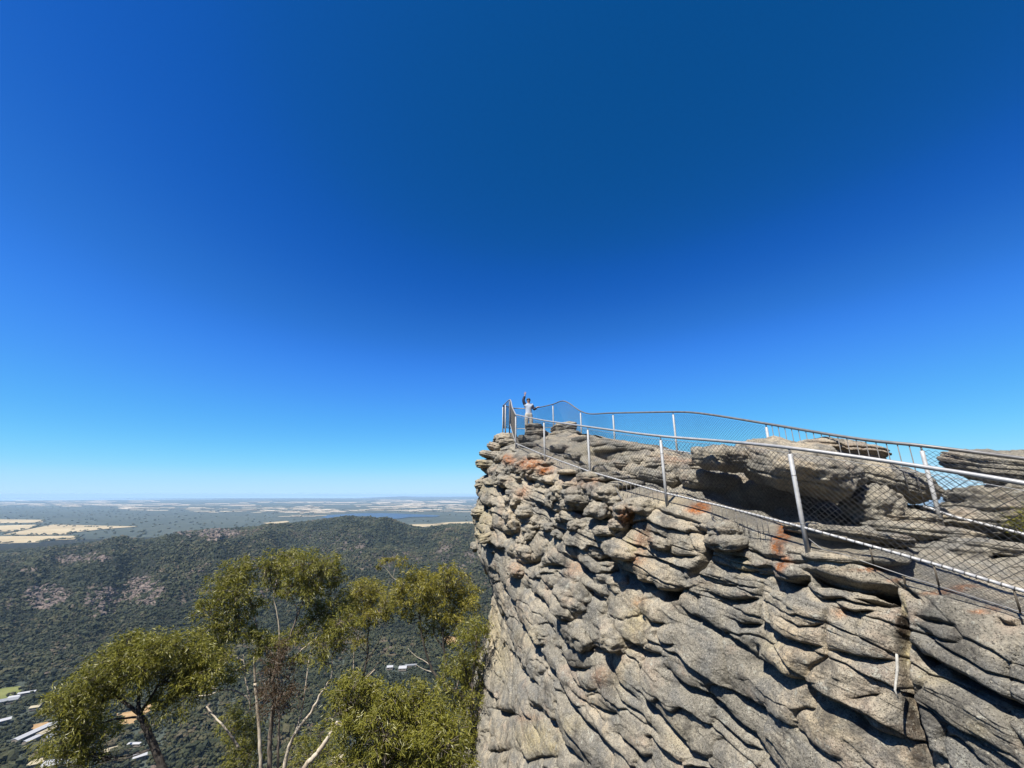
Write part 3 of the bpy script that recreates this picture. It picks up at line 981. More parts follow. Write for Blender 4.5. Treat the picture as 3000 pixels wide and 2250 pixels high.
boulder(aty(2340, 1450, 7.35), (1.25, .5, .36), 56, 'dark shaded block at the back of the black cave', strata=.05, group=BG)
boulder(aty(2095, 1412, 7.6), (.6, .45, .22), 57, 'low pale block under the blunt left slab', tilt=.12, group=BG)
boulder(aty(2992, 1372, 6.7), (.86, .8, .30), 58, 'flat-topped boulder cap beyond the far fence at the right edge', tilt=.05, pitch=.2, power=2.5, under=.15, strata=.2, bed=.09, group=BG, n=150, m=90)
boulder(aty(3010, 1512, 6.85), (1.10, .75, .56), 59, 'broad dark boulder below the flat cap at the right edge', tilt=.03, strata=.2, under=.2, group=BG, n=160, m=100)
# ------------------------------------------------------------------ heights on the cliff top
_cg = CLIFF_GRID[::3, :NT_TOP + 60:3].reshape(-1, 3)


def ground_z(x, y, r=.12):
    d = np.hypot(_cg[:, 0] - x, _cg[:, 1] - y)
    m = d < r
    if m.sum() < 2:
        m = d <= np.sort(d)[3]
    return float(_cg[m, 2].max())


# ------------------------------------------------------------------ FENCES
def rail_curve(px, depth_of_u, n):
    """smooth 3D rail through photo points, with the distance given by depth_of_u"""
    P = np.array([at(u, v, d) for (u, v), d in zip(px, [depth_of_u(u) if len(px[0]) == 2 else 0 for u, v in px])])
    return spline(P, n)


def under(top, vpx):
    """points straight below the top-rail points, at the image height vpx"""
    out = top.copy()
    out[:, 2] = [zat(v, y) for v, y in zip(vpx, top[:, 1])]
    return out


def chain_link(top, bot, pitch=.070, r=.0025, sides=3, name='mesh_panel', parent=None, mat=None, inset=.02):
    """woven diamond wire between two rail curves (same sample count)"""
    L = np.concatenate([[0], np.cumsum(np.linalg.norm(np.diff(top, axis=0), axis=1))])
    hgt = float(np.mean(np.linalg.norm(top - bot, axis=1)))
    mb = MB()
    n_rows = max(6, int(round(hgt / pitch)))

    def P(s, h, side):
        s = np.clip(s, 0, L[-1])
        t = np.stack([np.interp(s, L, top[:, k]) for k in range(3)], -1)
        b = np.stack([np.interp(s, L, bot[:, k]) for k in range(3)], -1)
        f = (inset / hgt) + h * (1 - 2 * inset / hgt)
        p = b + (t - b) * f[..., None]
        p[..., 1] += side
        return p
    span = n_rows * pitch
    k0, k1 = int(-span / pitch) - 1, int(L[-1] / pitch) + 1
    for fam in (1, -1):
        for k in range(k0, k1 + 2):
            s0 = k * pitch if fam == 1 else k * pitch + span
            h = np.linspace(0, 1, n_rows + 1)
            s = s0 + fam * h * span
            ok = (s >= -1e-6) & (s <= L[-1] + 1e-6)
            if ok.sum() < 2:
                continue
            jig = r * .8 * np.where(np.arange(len(h)) % 2, 1, -1) * fam
            mb.tube(P(s[ok], h[ok], jig[ok]), r, sides, cap=False)
    o = mb.build(name, mat or M['wire'], None, False)
    if parent is not None:
        local(parent, o)
    return o


def tied_rail(curve, r, step, parent, name='bottom_rail', width=.005, sides=10):
    """pipe with the turns of tie wire that hold the mesh, as rings of its own surface"""
    L = np.concatenate([[0], np.cumsum(np.linalg.norm(np.diff(curve, axis=0), axis=1))])
    s, ring = [], []
    for k in range(int(L[-1] / step) + 1):
        a = k * step
        for o_, g in ((0, 0), (step * .5 - width, 0), (step * .5 - width * .6, 1), (step * .5 + width * .6, 1), (step * .5 + width, 0)):
            s.append(a + o_)
            ring.append(g)
    s, ring = np.array(s), np.array(ring, float)
    m_ = s < L[-1]
    s, ring = s[m_], ring[m_]
    P = np.stack([np.interp(s, L, curve[:, k]) for k in range(3)], 1)
    mb = MB()
    mb.tube(P, r * (1 + .14 * ring), sides)
    o = mb.build(name, M['pipe_ringed'])
    a = o.data.attributes.new('tie', 'FLOAT', 'POINT')
    a.data.foreach_set('value', np.concatenate([np.repeat(ring, sides), [0, 0]]).astype(np.float32))
    return local(parent, o)


def post(px_top, px_bot_v, top_pt, r, parent, seams=(), mat=None, sink=.12, rail_r=.024):
    """upright pipe with a domed cap and a short bracket up to the rail"""
    x, y, z = top_pt
    zb = zat(px_bot_v, y) - sink
    mb = MB()
    zt = z - .075
    mb.tube(np.array([[x, y, zb], [x, y, zb + .5 * (zt - zb)], [x, y, zt - .01], [x, y, zt]]), np.array([r, r, r, r * .8]), 14)
    o = local(parent, mb.build('post', mat or M['pipe_post']))
    b = MB()
    b.tube(np.array([[x, y, zt - .01], [x, y, z - rail_r * .6]]), r * .42, 8)
    br = b.build('rail_bracket', M['pipe_dull'], None)
    br.parent = o
    if seams:
        for f in seams:
            c = MB()
            c.tube(np.array([[x, y, zb + f * (zt - zb) - .003], [x, y, zb + f * (zt - zb) + .003]]), r * 1.05, 14)
            c.build('post_band', M['tie'], o)
    return o


lu = [1488, 1493, 1511, 1593, 1722, 1934, 2330, 2700, 3000, 3400, 3700]
ld = [16.9, 16.9, 14.0, 11.6, 9.1, 7.1, 4.75, 3.85, 3.25, 2.75, 2.4]


def dl(u):
    return float(np.interp(u, lu, ld))


LTOP = [(3700, 1560), (3400, 1492), (3000, 1415), (2710, 1368.5), (2520, 1340), (2311, 1311.5), (2100, 1291), (1932, 1278), (1724, 1250.5), (1594, 1232), (1530, 1219), (1511, 1215)]
LBOT_U = [3700, 3400, 3000, 2710, 2547, 2328, 2100, 1936, 1722, 1590, 1511]
LBOT_V = [2090, 1940, 1761, 1663.5, 1612.6, 1547.5, 1484, 1444, 1381, 1332, 1299]


def lbotv(u):
    return np.interp(u, LBOT_U[::-1], LBOT_V[::-1])


lt = rail_curve(LTOP, dl, 140)
for _ in range(25):
    lt[1:-1] = .25 * lt[:-2] + .5 * lt[1:-1] + .25 * lt[2:]
lu_s, _, _ = project(lt)
lb = under(lt, lbotv(lu_s + (lu_s - 1500) * .012))
# the nose: from the corner post up to the highest bend and round the tip
Q = at(1493, 1171, 16.9)
A_ = at(1481, 1182, 17.4)
B_ = at(1473.5, 1188, 18.3)
nose = spline(np.array([lt[-1], .5 * lt[-1] + .5 * Q + [0, 0, -.04], Q, A_, B_]), 50)
nb_ = nose.copy()
nbz = np.interp(np.linspace(0, 1, 50), [0, .3, .55, .8, 1], [zat(1299, lt[-1][1]), zat(1270, 15.5), zat(1244, Q[1]), zat(1258, A_[1]), zat(1255, B_[1])])
nb_[:, 2] = nbz

fl = empty('guard_fence', tuple(lt[40]), 'long silver pipe fence with chain-link along the near cliff edge, in front of the boulders', 'fence')
m = MB()
m.tube(np.vstack([lt, nose[1:]]), np.interp(np.arange(189), [0, 188], [.0215, .0215]), 12)
local(fl, m.build('top_rail', M['pipe']))
tied_rail(np.vstack([lb, nb_[1:28]]), .0155, .072, fl)
# a straining wire just under the top rail
m = MB()
sw = lt.copy()
sw[:, 2] -= .062
m.tube(sw, .0028, 5)
local(fl, m.build('straining_wire', M['pipe']))
chain_link(lt - np.array([0, 0, .03]), lb, parent=fl)
chain_link(nose - np.array([0, 0, .03]), nb_, pitch=.06, parent=fl)


def on_curve(curve, u):
    cu, _, _ = project(curve)
    k = int(np.argmin(np.abs(cu - u)))
    return curve[k]


for u, vb, seams in [(2311, 1598, (.30, .78)), (1932, 1472, (.8,)), (1724, 1408, ()), (1594, 1358, ()), (1511, 1313, ())]:
    p = on_curve(lt, u)
    post(None, vb, p, .025, fl, seams, rail_r=.024)
post(None, 1950, on_curve(lt, 3300), .027, fl)
for p, vb in ((A_, 1276), (B_, 1274)):
    post(None, vb, p, .03, fl)
post(None, 1262, Q, .028, fl, mat=M['pipe_dull'])


def grille(u0, u1, n, v_low, name='gap_grille'):
    """thin bars closing the gap between the bottom rail and the rock"""
    mb = MB()
    lowpts = []
    for i in range(n):
        u = u0 + (u1 - u0) * i / (n - 1)
        p = on_curve(lb, u)
        vl = np.interp(u, [a for a, b in v_low], [b for a, b in v_low])
        q = p.copy()
        q[2] = zat(vl, p[1])
        lowpts.append(q)
        mb.tube(np.array([p, q + np.array([0, 0, -.05])]), .0045, 5)
    mb.tube(np.array(lowpts), .005, 5)
    return local(fl, mb.build(name, M['bar']))


grille(1521, 1586, 13, [(1521, 1345), (1586, 1348)])
grille(1632, 1702, 12, [(1632, 1392), (1702, 1408)])
grille(1808, 1925, 13, [(1808, 1455), (1860, 1482), (1925, 1480)])
grille(2086, 2250, 9, [(2086, 1512), (2130, 1545), (2200, 1556), (2250, 1557)])
# fine mesh apron hanging below the bottom rail at the near end
ap_u = np.linspace(2365, 3350, 60)
ap_t = np.array([on_curve(spline(lb, 900), u) for u in ap_u])
ap_v = np.interp(ap_u, [2365, 2400, 2454, 2654, 2747, 3000, 3350], [1578, 1610, 1622, 1693, 1722, 1803, 1925])
ap_b = under(ap_t, ap_v)
m = MB()
m.tube(ap_b, .006, 6)
local(fl, m.build('apron_rail', M['pipe_dull']))
chain_link(ap_t, ap_b, pitch=.034, r=.0011, name='mesh_apron', parent=fl, mat=M['wire'], inset=.004)
for u, vb in ((2538, 1652), (2747, 1722), (2960, 1798)):
    p = on_curve(lb, u)
    m = MB()
    m.tube(np.array([p, [p[0], p[1], zat(vb, p[1])]]), .008, 6)
    local(fl, m.build('apron_stay', M['brown_post']))
p = on_curve(ap_b, 2654)
st = MB()
st.tube(np.array([p + [0, 0, .0], at(2664, 1788, dl(2654) * 1.015)]), .0095, 7)
local(fl, st.build('apron_leg', M['brown_post']))

# slack cables lying down over the rock
def cable(pts, r, label, name='cable'):
    mb = MB()
    mb.tube(spline(np.array(pts), 40), r, 6)
    o = mb.build(name, M['tie'])
    return tag(o, label, 'cable', 'slack cables below the fence')


cable([at(1800, 1424, 7.9), at(1812, 1446, 7.75), at(1828, 1475, 7.55), at(1845, 1500, 7.45)], .008, 'slack grey cable slung from the bottom rail left of the tall cream boulder stack')
cable([at(2082, 1505, 6.05), at(2095, 1528, 5.85), at(2115, 1545, 5.7), at(2150, 1553, 5.5)], .008, 'slack grey cable curving over a dark gap right of the flat cream rock')
cable([at(1637, 1354, 10.1), at(1650, 1378, 9.95), at(1668, 1402, 9.85)], .008, 'short grey cable hanging beside the third grille from the person')

# far fence on the other side of the walkway
RTOP = [(1473.5, 1188, 18.3), (1507, 1196, 18.9), (1560, 1196, 18.6), (1618, 1185, 17.4), (1651, 1175, 16.6), (1700, 1204, 15.2), (1724, 1212, 14.6), (1795, 1210, 12.8), (1900, 1208, 11.5),
        (1968, 1207, 10.8), (2020, 1208, 10.15), (2082, 1215, 9.4), (2250, 1242, 7.95), (2531, 1288, 6.35), (2702, 1306, 5.7), (3000, 1344, 5.05), (3300, 1385, 4.55), (3600, 1430, 4.1)]
RBOT_U = [1473, 1507, 1560, 1618, 1690, 1724, 1797, 1972, 2060, 2250, 2530, 2702, 2760, 3000, 3300, 3600]
RBOT_V = [1252, 1256, 1256, 1252, 1283, 1298, 1303, 1320, 1333, 1372, 1440, 1490, 1513, 1577, 1662, 1750]
rp = np.array([at(*p) for p in RTOP])
rt = spline(rp, 200)
ru_s, _, _ = project(rt)
rb = under(rt, np.interp(ru_s + (ru_s - 1500) * .02, RBOT_U, RBOT_V))
fr = empty('guard_fence', tuple(rt[100]), 'far pipe fence behind the boulders with a humped dark top rail against the sky', 'fence')
m = MB()
m.tube(rt, .025, 12)
local(fr, m.build('top_rail', M['pipe_dull']))
ib = [int(np.argmin(np.abs(ru_s - u))) for u in (2250, 2702)]
m = MB()
m.tube(rb[:ib[0] + 1], .018, 10)
local(fr, m.build('bottom_rail', M['pipe']))
tied_rail(rb[ib[1] - 2:], .018, .085, fr)
dz = np.array([0, 0, .03])
i1 = int(np.argmin(np.abs(ru_s - 1700)))
chain_link(rt[:i1 + 1] - dz, rb[:i1 + 1], pitch=.05, r=.0023, parent=fr)
chain_link(rt[i1:ib[0] + 1] - dz, rb[i1:ib[0] + 1], parent=fr)
chain_link(rt[ib[1]:] - dz, rb[ib[1]:], parent=fr)
L = np.concatenate([[0], np.cumsum(np.linalg.norm(np.diff(rt, axis=0), axis=1))])
for s in np.arange(L[ib[0]] + .13, L[ib[1]] - .05, .135):
    p = np.array([np.interp(s, L, rt[:, k]) for k in range(3)])
    q = np.array([np.interp(s, L, rb[:, k]) for k in range(3)])
    m = MB()
    m.tube(np.array([p, q + [0, 0, -.1]]), .0065, 6)
    local(fr, m.build('bar', M['bar']))
for u, vb, thin in [(1507, 1268, 1), (1618, 1262, 0), (1700, 1292, 0), (1797, 1312, 0), (1970, 1342, 0), (2250, 1395, 0), (2702, 1533, 0), (3250, 1700, 0)]:
    p = on_curve(rt, u)
    post(None, vb, p, .026, fr, rail_r=.025)
# bleached stick standing in the gully
m = MB()
m.tube(np.array([at(2627, 1916, 3.62), at(2629, 1960, 3.60), at(2624, 2005, 3.55), at(2622, 2022, 3.52), at(2632, 2048, 3.50)]), np.array([.010, .012, .010, .009, .004]), 7)
tag(m.build('driftwood_stick', M['driftwood']), 'bleached bare stick lodged upright in a rock gully below the near fence', 'stick')
# ------------------------------------------------------------------ LAND FAR BELOW
def ground_mat(name, a, b, c, s1, s2, rough=.95):
    k = NT(name)
    p = k.pos()
    x = k.ramp(k.noise(s1, 6, .6, p), [(.35, a), (.55, b), (.72, c)])
    x = k.mix(k.ramp(k.noise(s2, 4, .6, p), [(.45, 0), (.65, .8)]), x, a)
    k.color(x)
    k.b.inputs['Roughness'].default_value = rough
    k.b.inputs['Specular IOR Level'].default_value = .1
    return k


M['plain'] = ground_mat('wooded_plain', (.056, .069, .056), (.080, .094, .074), (.105, .114, .088), .012, .0016).m
M['slope'] = ground_mat('bush_slope', (.018, .022, .014), (.035, .036, .022), (.075, .062, .045), .05, .01).m
k = ground_mat('hill_ground', (.022, .026, .017), (.040, .040, .026), (.080, .066, .050), .05, .008)
k.color(k.mix(k.attr('rocky').outputs['Fac'], k.base,
              k.ramp(k.noise(.09, 6, .7), [(.3, (.10, .08, .07)), (.55, (.22, .175, .15)), (.75, (.30, .25, .215))])))
M['hill'] = k.m
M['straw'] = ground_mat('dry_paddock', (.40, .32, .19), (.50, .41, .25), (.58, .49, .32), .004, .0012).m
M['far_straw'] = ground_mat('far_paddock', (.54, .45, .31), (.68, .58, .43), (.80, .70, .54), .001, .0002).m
M['lawn'] = ground_mat('lawn', (.15, .17, .055), (.21, .22, .075), (.27, .26, .10), .05, .02).m
M['tan'] = ground_mat('bare_clearing', (.34, .22, .11), (.45, .31, .16), (.54, .41, .24), .06, .02).m
k = NT('lake_water')
k.color(k.ramp(k.noise(.002, 3), [(.35, (.03, .065, .12)), (.65, (.04, .08, .14))]))
k.b.inputs['Roughness'].default_value = .5
M['lake'] = k.m
M['ridge'] = ground_mat('far_ridge', (.04, .05, .045), (.05, .06, .05), (.07, .075, .06), .0008, .0002).m

# plain: one sheet out to the horizon
na, nr = 260, 150
azs = np.radians(np.linspace(-112, 112, na))
rr = 330 * (30500 / 330) ** np.linspace(0, 1, nr)
A2, R2 = np.meshgrid(azs, rr, indexing='ij')
PV = np.stack([np.sin(A2) * R2, np.cos(A2) * R2, np.full_like(A2, PLAIN_Z)], -1).reshape(-1, 3)
PV[:, 2] += 3.0 * fbm(PV * [.0006, .0006, 0], 3) * sstep(4000, 9000, np.hypot(PV[:, 0], PV[:, 1])) - 1.2
pl = mesh_np('plain', PV, grid_faces(na, nr), M['plain'], True)
pl.data.flip_normals()
tag(pl, 'flat wooded plain stretching away to the horizon', kind='structure')


# hillside that the lookout stands on, falling away to the valley
def slope_z(x, y):
    return np.maximum(-6 - .62 * y, PLAIN_Z - 3) - .004 * np.abs(x)


gx, gy = np.meshgrid(np.linspace(-520, 520, 150), np.concatenate([np.linspace(-60, 60, 50), np.linspace(66, 520, 110)]), indexing='ij')
HV = np.stack([gx, gy, slope_z(gx, gy)], -1).reshape(-1, 3)
HV[:, 2] += 1.2 * fbm(HV * [.05, .05, 0], 4) - 1
hs_ = mesh_np('hillside', HV, grid_faces(*gx.shape), M['slope'], True)
tag(hs_, 'steep bushy hillside below the lookout', kind='structure')

# the forested range across the valley
CREST = [(-900, 1660), (-300, 1640), (0, 1623), (122, 1612), (244, 1597), (366, 1581), (427, 1586), (488, 1576), (521, 1564), (610, 1552), (692, 1549), (773, 1542), (854, 1534), (937, 1523), (1005, 1515),
         (1073, 1516), (1124, 1521), (1158, 1533), (1192, 1544), (1243, 1549), (1277, 1542), (1328, 1535), (1382, 1537), (1500, 1530), (1700, 1545), (2000, 1580)]
cr = np.array([at(u, v, 1.0) for u, v in CREST])
crq, crs = cr[:, 0] / cr[:, 1], cr[:, 2] / cr[:, 1]
ycr = np.interp([u for u, v in CREST], [-900, 0, 400, 700, 1050, 1243, 1400, 2000], [1500, 1750, 2000, 2300, 2700, 2900, 2800, 2300])


def hill_z(q, Y):
    Yc = np.interp(q, crq, ycr)
    zc = np.interp(q, crq, crs) * Yc - 5
    Yf = np.interp(q, [-1.3, -.6, 0], [880, 960, 1020])
    t = np.clip((Y - Yf) / (Yc - Yf), 0, 1)
    prof = .45 * t + .55 * sstep(0, 1, t)
    back = 1 - sstep(0, 1, (Y - Yc) / 1100)
    h = (zc - PLAIN_Z) * prof * back
    P = np.stack([q * Y, Y, np.zeros_like(Y)], -1).reshape(-1, 3)
    n = fbm(P, 4, 1 / 420.0).reshape(np.shape(Y)) * 30 + fbm(np.stack([q * 2200, Y * .35, np.zeros_like(Y)], -1).reshape(-1, 3), 3, 1 / 420.0, ridged=True).reshape(np.shape(Y)) * 48
    return PLAIN_Z - 2 + h + n * np.sin(math.pi * np.clip(t, 0, 1)) ** .8 * back


def hit(u, v):
    d = at(u, v, 1.0)
    Y = np.arange(500, 4200, 4.0)
    z = hill_z(np.full_like(Y, d[0] / d[1]), Y)
    ray = d[2] / d[1] * Y
    k = np.nonzero(ray <= z)[0]
    return None if not len(k) else np.array([d[0] / d[1] * Y[k[0]], Y[k[0]], z[k[0]]])


def ellipse_mask(P, items, k=1.0):
    u, v, _ = project(P)
    w_ = np.zeros(len(P))
    for cx, cy, rx, ry, s in items:
        w_ = np.maximum(w_, s * (1 - sstep(.7, 1.25, np.hypot((u - cx) / (rx * k), (v - cy) / (ry * k)))))
    return w_


OUT = [(136, 1748, 68, 40, 1), (300, 1758, 55, 48, 1), (415, 1732, 70, 45, .9), (215, 1640, 60, 14, .8), (285, 1632, 40, 16, .8), (610, 1566, 95, 20, 1.1), (70, 1665, 50, 10, .6), (560, 1745, 40, 30, .6),
       (210, 1910, 50, 18, .6), (690, 1650, 60, 20, .4), (1150, 1640, 90, 40, .55), (1020, 1600, 80, 40, .5), (1330, 1640, 70, 60, .5), (20, 1770, 30, 20, .7), (900, 1570, 90, 25, .35)]
qs = np.linspace(-1.95, .5, 500)
Ys = np.concatenate([np.linspace(780, 3000, 300), np.linspace(3010, 4100, 24)])
Q2, Y2 = np.meshgrid(qs, Ys, indexing='ij')
RV = np.stack([Q2 * Y2, Y2, hill_z(Q2, Y2)], -1).reshape(-1, 3)
rocky = ellipse_mask(RV, OUT) * (.35 + .9 * sstep(-.15, .35, fbm(RV, 4, 1 / 60.0)))
hl = mesh_np('hill', RV, grid_faces(*Q2.shape), M['hill'], True, None, {'rocky': np.clip(rocky, 0, 1)})
hl.data.flip_normals()
tag(hl, 'long forested range across the valley', kind='structure')


# sheets of open ground
def sheet(name, px, mat, z=PLAIN_Z + .5, label=None):
    P = np.array([gp(u, v, z) for u, v in px])
    me = bpy.data.meshes.new(name)
    me.from_pydata([tuple(p) for p in P], [], [tuple(range(len(P)))])
    me.materials.append(mat)
    me.update()
    if me.polygons[0].normal.z < 0:
        me.flip_normals()
    o = bpy.data.objects.new(name, me)
    col.objects.link(o)
    return tag(o, label, kind='structure')


def c7(pts):
    return [(x / 4.424, 1400 + y / 4.424) for x, y in pts]


PADS = [c7([(-300, 532), (550, 543), (560, 575), (400, 582), (-300, 590)]), c7([(-300, 628), (230, 610), (520, 603), (440, 642), (180, 692), (-300, 705)]),
        c7([(40, 735), (400, 660), (680, 605), (1000, 610), (1790, 630), (1350, 662), (1150, 685), (960, 705), (900, 732), (400, 737)]),
        c7([(-300, 756), (980, 750), (1025, 775), (960, 795), (650, 808), (500, 835), (-300, 858)]), c7([(-300, 882), (560, 870), (1010, 870), (880, 900), (500, 905), (-300, 940)]),
        [(1120, 1536), (1200, 1536), (1300, 1534), (1290, 1540), (1200, 1546), (1130, 1542)], [(1262, 1535), (1310, 1530), (1420, 1527), (1480, 1530), (1400, 1533), (1310, 1537)],
        [(770, 1532), (840, 1526), (848, 1529), (790, 1536)]]
for i, p in enumerate(PADS):
    sheet('paddock', p, M['straw'], PLAIN_Z + 3.0, 'pale dry paddock on the plain')
random.seed(21)
fv, ff = [], []
bands = [(1487, 8, 330, 920, 60), (1498, 4, 560, 960, 26), (1477, 5, -80, 700, 40), (1468, 3, -80, 460, 22), (1472, 4, 700, 1300, 30), (1483, 8, 1040, 1480, 64), (1496, 5, 1180, 1500, 34), (1494, 3, 880, 1130, 16), (1466, 3, 1050, 1500, 22), (1510, 3, 800, 940, 8), (1462, 2, 100, 900, 10)]
for vc, vs, ua, ub, n in bands:
    for _ in range(n):
        v = random.gauss(vc, vs * .6)
        if v < 1464:
            continue
        u = random.uniform(ua, ub)
        du = random.uniform(12, 80) * (1.6 if random.random() < .2 else 1)
        dv = random.uniform(.3, 1.3)
        if 985 < u + du and u < 1300 and v > 1500:
            continue
        sk = random.uniform(-8, 8)
        q = [gp(a, b, PLAIN_Z + 5.0) for a, b in ((u, v), (u + du, v - .2), (u + du + sk, v + dv), (u + sk * 1.4, v + dv))]
        ff.append([len(fv) + i for i in range(4)])
        fv += [tuple(x) for x in q]
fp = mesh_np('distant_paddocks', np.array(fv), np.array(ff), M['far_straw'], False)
fp['kind'] = 'structure'
sheet('lake', [(960, 1509), (1040, 1504), (1120, 1503), (1190, 1505.5), (1230, 1507), (1290, 1510), (1278, 1513.5), (1200, 1514.5), (1170, 1519), (1110, 1522), (1000, 1522), (940, 1516)], M['lake'], PLAIN_Z + 6.0)


# low ranges on the horizon
def far_ridge(Y, pts, seed):
    us = np.linspace(-900, 3900, 400)
    vs = np.interp(us, [p[0] for p in pts], [p[1] for p in pts])
    vs = vs + .5 * fbm(np.stack([us / 90, us * 0 + seed, us * 0], -1), 4)
    V_, n = [], len(us)
    for u, v in zip(us, vs):
        t = aty(u, v, Y)
        V_ += [(t[0], t[1], PLAIN_Z - 20), tuple(t), (t[0] * 1.03, t[1] * 1.03, t[2] - 20), (t[0] * 1.03, t[1] * 1.03, PLAIN_Z - 20)]
    o = mesh_np('distant_range', np.array(V_), grid_faces(n, 4), M['ridge'], True)
    return tag(o, kind='structure')


far_ridge(31000, [(-900, 1458), (0, 1459), (600, 1461), (900, 1462), (1000, 1461), (1080, 1458), (1130, 1456), (1180, 1454.5), (1225, 1456.5), (1300, 1456), (1390, 1455.5), (1460, 1458), (1800, 1456), (3900, 1460)], 1)
far_ridge(75000, [(-900, 1449), (0, 1450), (300, 1451), (600, 1454), (850, 1453), (950, 1449), (1060, 1451), (1200, 1455), (1500, 1455), (3900, 1450)], 2)

# ------------------------------------------------------------------ FOREST
k = NT('forest_crowns')
tn = k.attr('tint')
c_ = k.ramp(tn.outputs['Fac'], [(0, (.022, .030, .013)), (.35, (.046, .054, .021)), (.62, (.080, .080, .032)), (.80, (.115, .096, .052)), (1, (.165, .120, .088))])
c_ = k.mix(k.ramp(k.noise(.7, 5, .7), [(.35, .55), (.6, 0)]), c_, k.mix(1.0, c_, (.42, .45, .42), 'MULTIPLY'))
k.color(c_)
k.b.inputs['Roughness'].default_value = .7
k.b.inputs['Specular IOR Level'].default_value = .2
k.bump(k.noise(1.1, 5, .75), 1.0, 1.0)
M['forest'] = k.m


def ico(sub):
    bm = bmesh.new()
    bmesh.ops.create_icosphere(bm, subdivisions=sub, radius=1)
    V_ = np.array([v.co[:] for v in bm.verts])
    F_ = np.array([[v.index for v in f.verts] for f in bm.faces])
    bm.free()
    return V_, F_


def scatter(P, size, tint, sub, seed, squash=.8):
    V0, F0 = ico(sub)
    rg = np.random.default_rng(seed)
    var = []
    for s in range(10):
        d = 1 + .55 * fbm(V0 * 1.3 + s * 7.7, 3, 1.0) + .22 * rg.normal(size=len(V0))
        var.append(V0 * d[:, None] * [1, 1, squash])
    var = np.array(var)
    n = len(P)
    vi = rg.integers(0, 10, n)
    a = rg.uniform(0, 2 * math.pi, n)
    B = var[vi] * (size[:, None, None] * rg.uniform(.7, 1.35, (n, 1, 3)))
    ca, sa = np.cos(a)[:, None], np.sin(a)[:, None]
    X = B[..., 0] * ca - B[..., 1] * sa
    Y_ = B[..., 0] * sa + B[..., 1] * ca
    V_ = np.stack([X, Y_, B[..., 2]], -1) + P[:, None, :]
    F_ = F0[None] + (np.arange(n) * len(V0))[:, None, None]
    T = np.repeat(tint, len(V0))
    return V_.reshape(-1, 3), F_.reshape(-1, 3), T


OPEN = [('lawn', 'mown green clearing at the left edge of the valley', [(-60, 2032), (20, 2014), (60, 2010), (64, 2024), (40, 2036), (20, 2052), (-60, 2062)], 'lawn'),
        ('clearing', None, [(330, 2092), (360, 2088), (412, 2078), (448, 2058), (445, 2094), (420, 2104), (404, 2108), (392, 2122), (356, 2132), (348, 2110)], 'tan'),
        ('clearing', None, [(72, 2128), (140, 2114), (150, 2122), (100, 2138), (76, 2142)], 'tan'),
        ('clearing', None, [(1292, 1868), (1306, 1862), (1342, 1868), (1338, 1890), (1318, 1892), (1300, 1880)], 'tan'),
        ('clearing', None, [(960, 2240), (990, 2226), (1018, 2216), (1022, 2226), (990, 2246)], 'tan')]
for nm, lab, px, mt in OPEN:
    sheet(nm, px, M[mt], PLAIN_Z + .6, lab)


def inside(u, v, poly):
    r = np.zeros(len(u), bool)
    n = len(poly)
    for i in range(n):
        (x0, y0), (x1, y1) = poly[i], poly[(i + 1) % n]
        r ^= ((y0 > v) != (y1 > v)) & (u < (x1 - x0) * (v - y0) / (y1 - y0 + 1e-9) + x0)
    return r


HOUSES_PX = []
rg = np.random.default_rng(5)
# even scatter over the ground: cells of a jittered grid
cell = 7.0
xs = np.arange(-3900, 300, cell)
ys = np.arange(470, 2960, cell)
X2, Y2g = np.meshgrid(xs, ys)
X2, Y2g = X2.ravel() + rg.uniform(-4.2, 4.2, X2.size), Y2g.ravel() + rg.uniform(-4.2, 4.2, X2.size)
q_ = X2 / Y2g
keep = (q_ > -1.8) & (q_ < .06) & (Y2g < np.interp(q_, crq, ycr) + 130)
keep &= (Y2g < 1300) | (rg.random(len(Y2g)) < .93)
X2, Y2g, q_ = X2[keep], Y2g[keep], q_[keep]
FP = np.stack([X2, Y2g, np.maximum(hill_z(q_, Y2g), PLAIN_Z)], -1)
fu, fv_, _ = project(FP)
bad = np.zeros(len(FP), bool)
for nm, lab, px, mt in OPEN:
    bad |= inside(fu, fv_, px)
rk = ellipse_mask(FP, OUT) * (.4 + .9 * sstep(-.2, .3, fbm(FP, 4, 1 / 60.0)))
bad |= rg.random(len(FP)) < .62 * np.clip(rk, 0, 1)
gapn = fbm(FP, 3, 1 / 45.0)
bad |= (gapn > .42) & (rg.random(len(FP)) < .5)
FOREST = (FP, bad)
# ------------------------------------------------------------------ HOUSES IN THE VALLEY
M['roof_white'] = simple('pale_sheet_roof', (.46, .47, .48), .6, .1, .08, 1.5)
M['roof_grey'] = simple('grey_sheet_roof', (.24, .255, .27), .6, .1, .1, 1.5)
M['roof_cream'] = simple('cream_sheet_roof', (.44, .38, .25), .6, 0, .1, 1.5)
M['render'] = simple('rendered_wall', (.24, .21, .17), .85, 0, .12, 2)
M['glass'] = simple('dark_window', (.03, .035, .04), .15, 0, .1, 2)


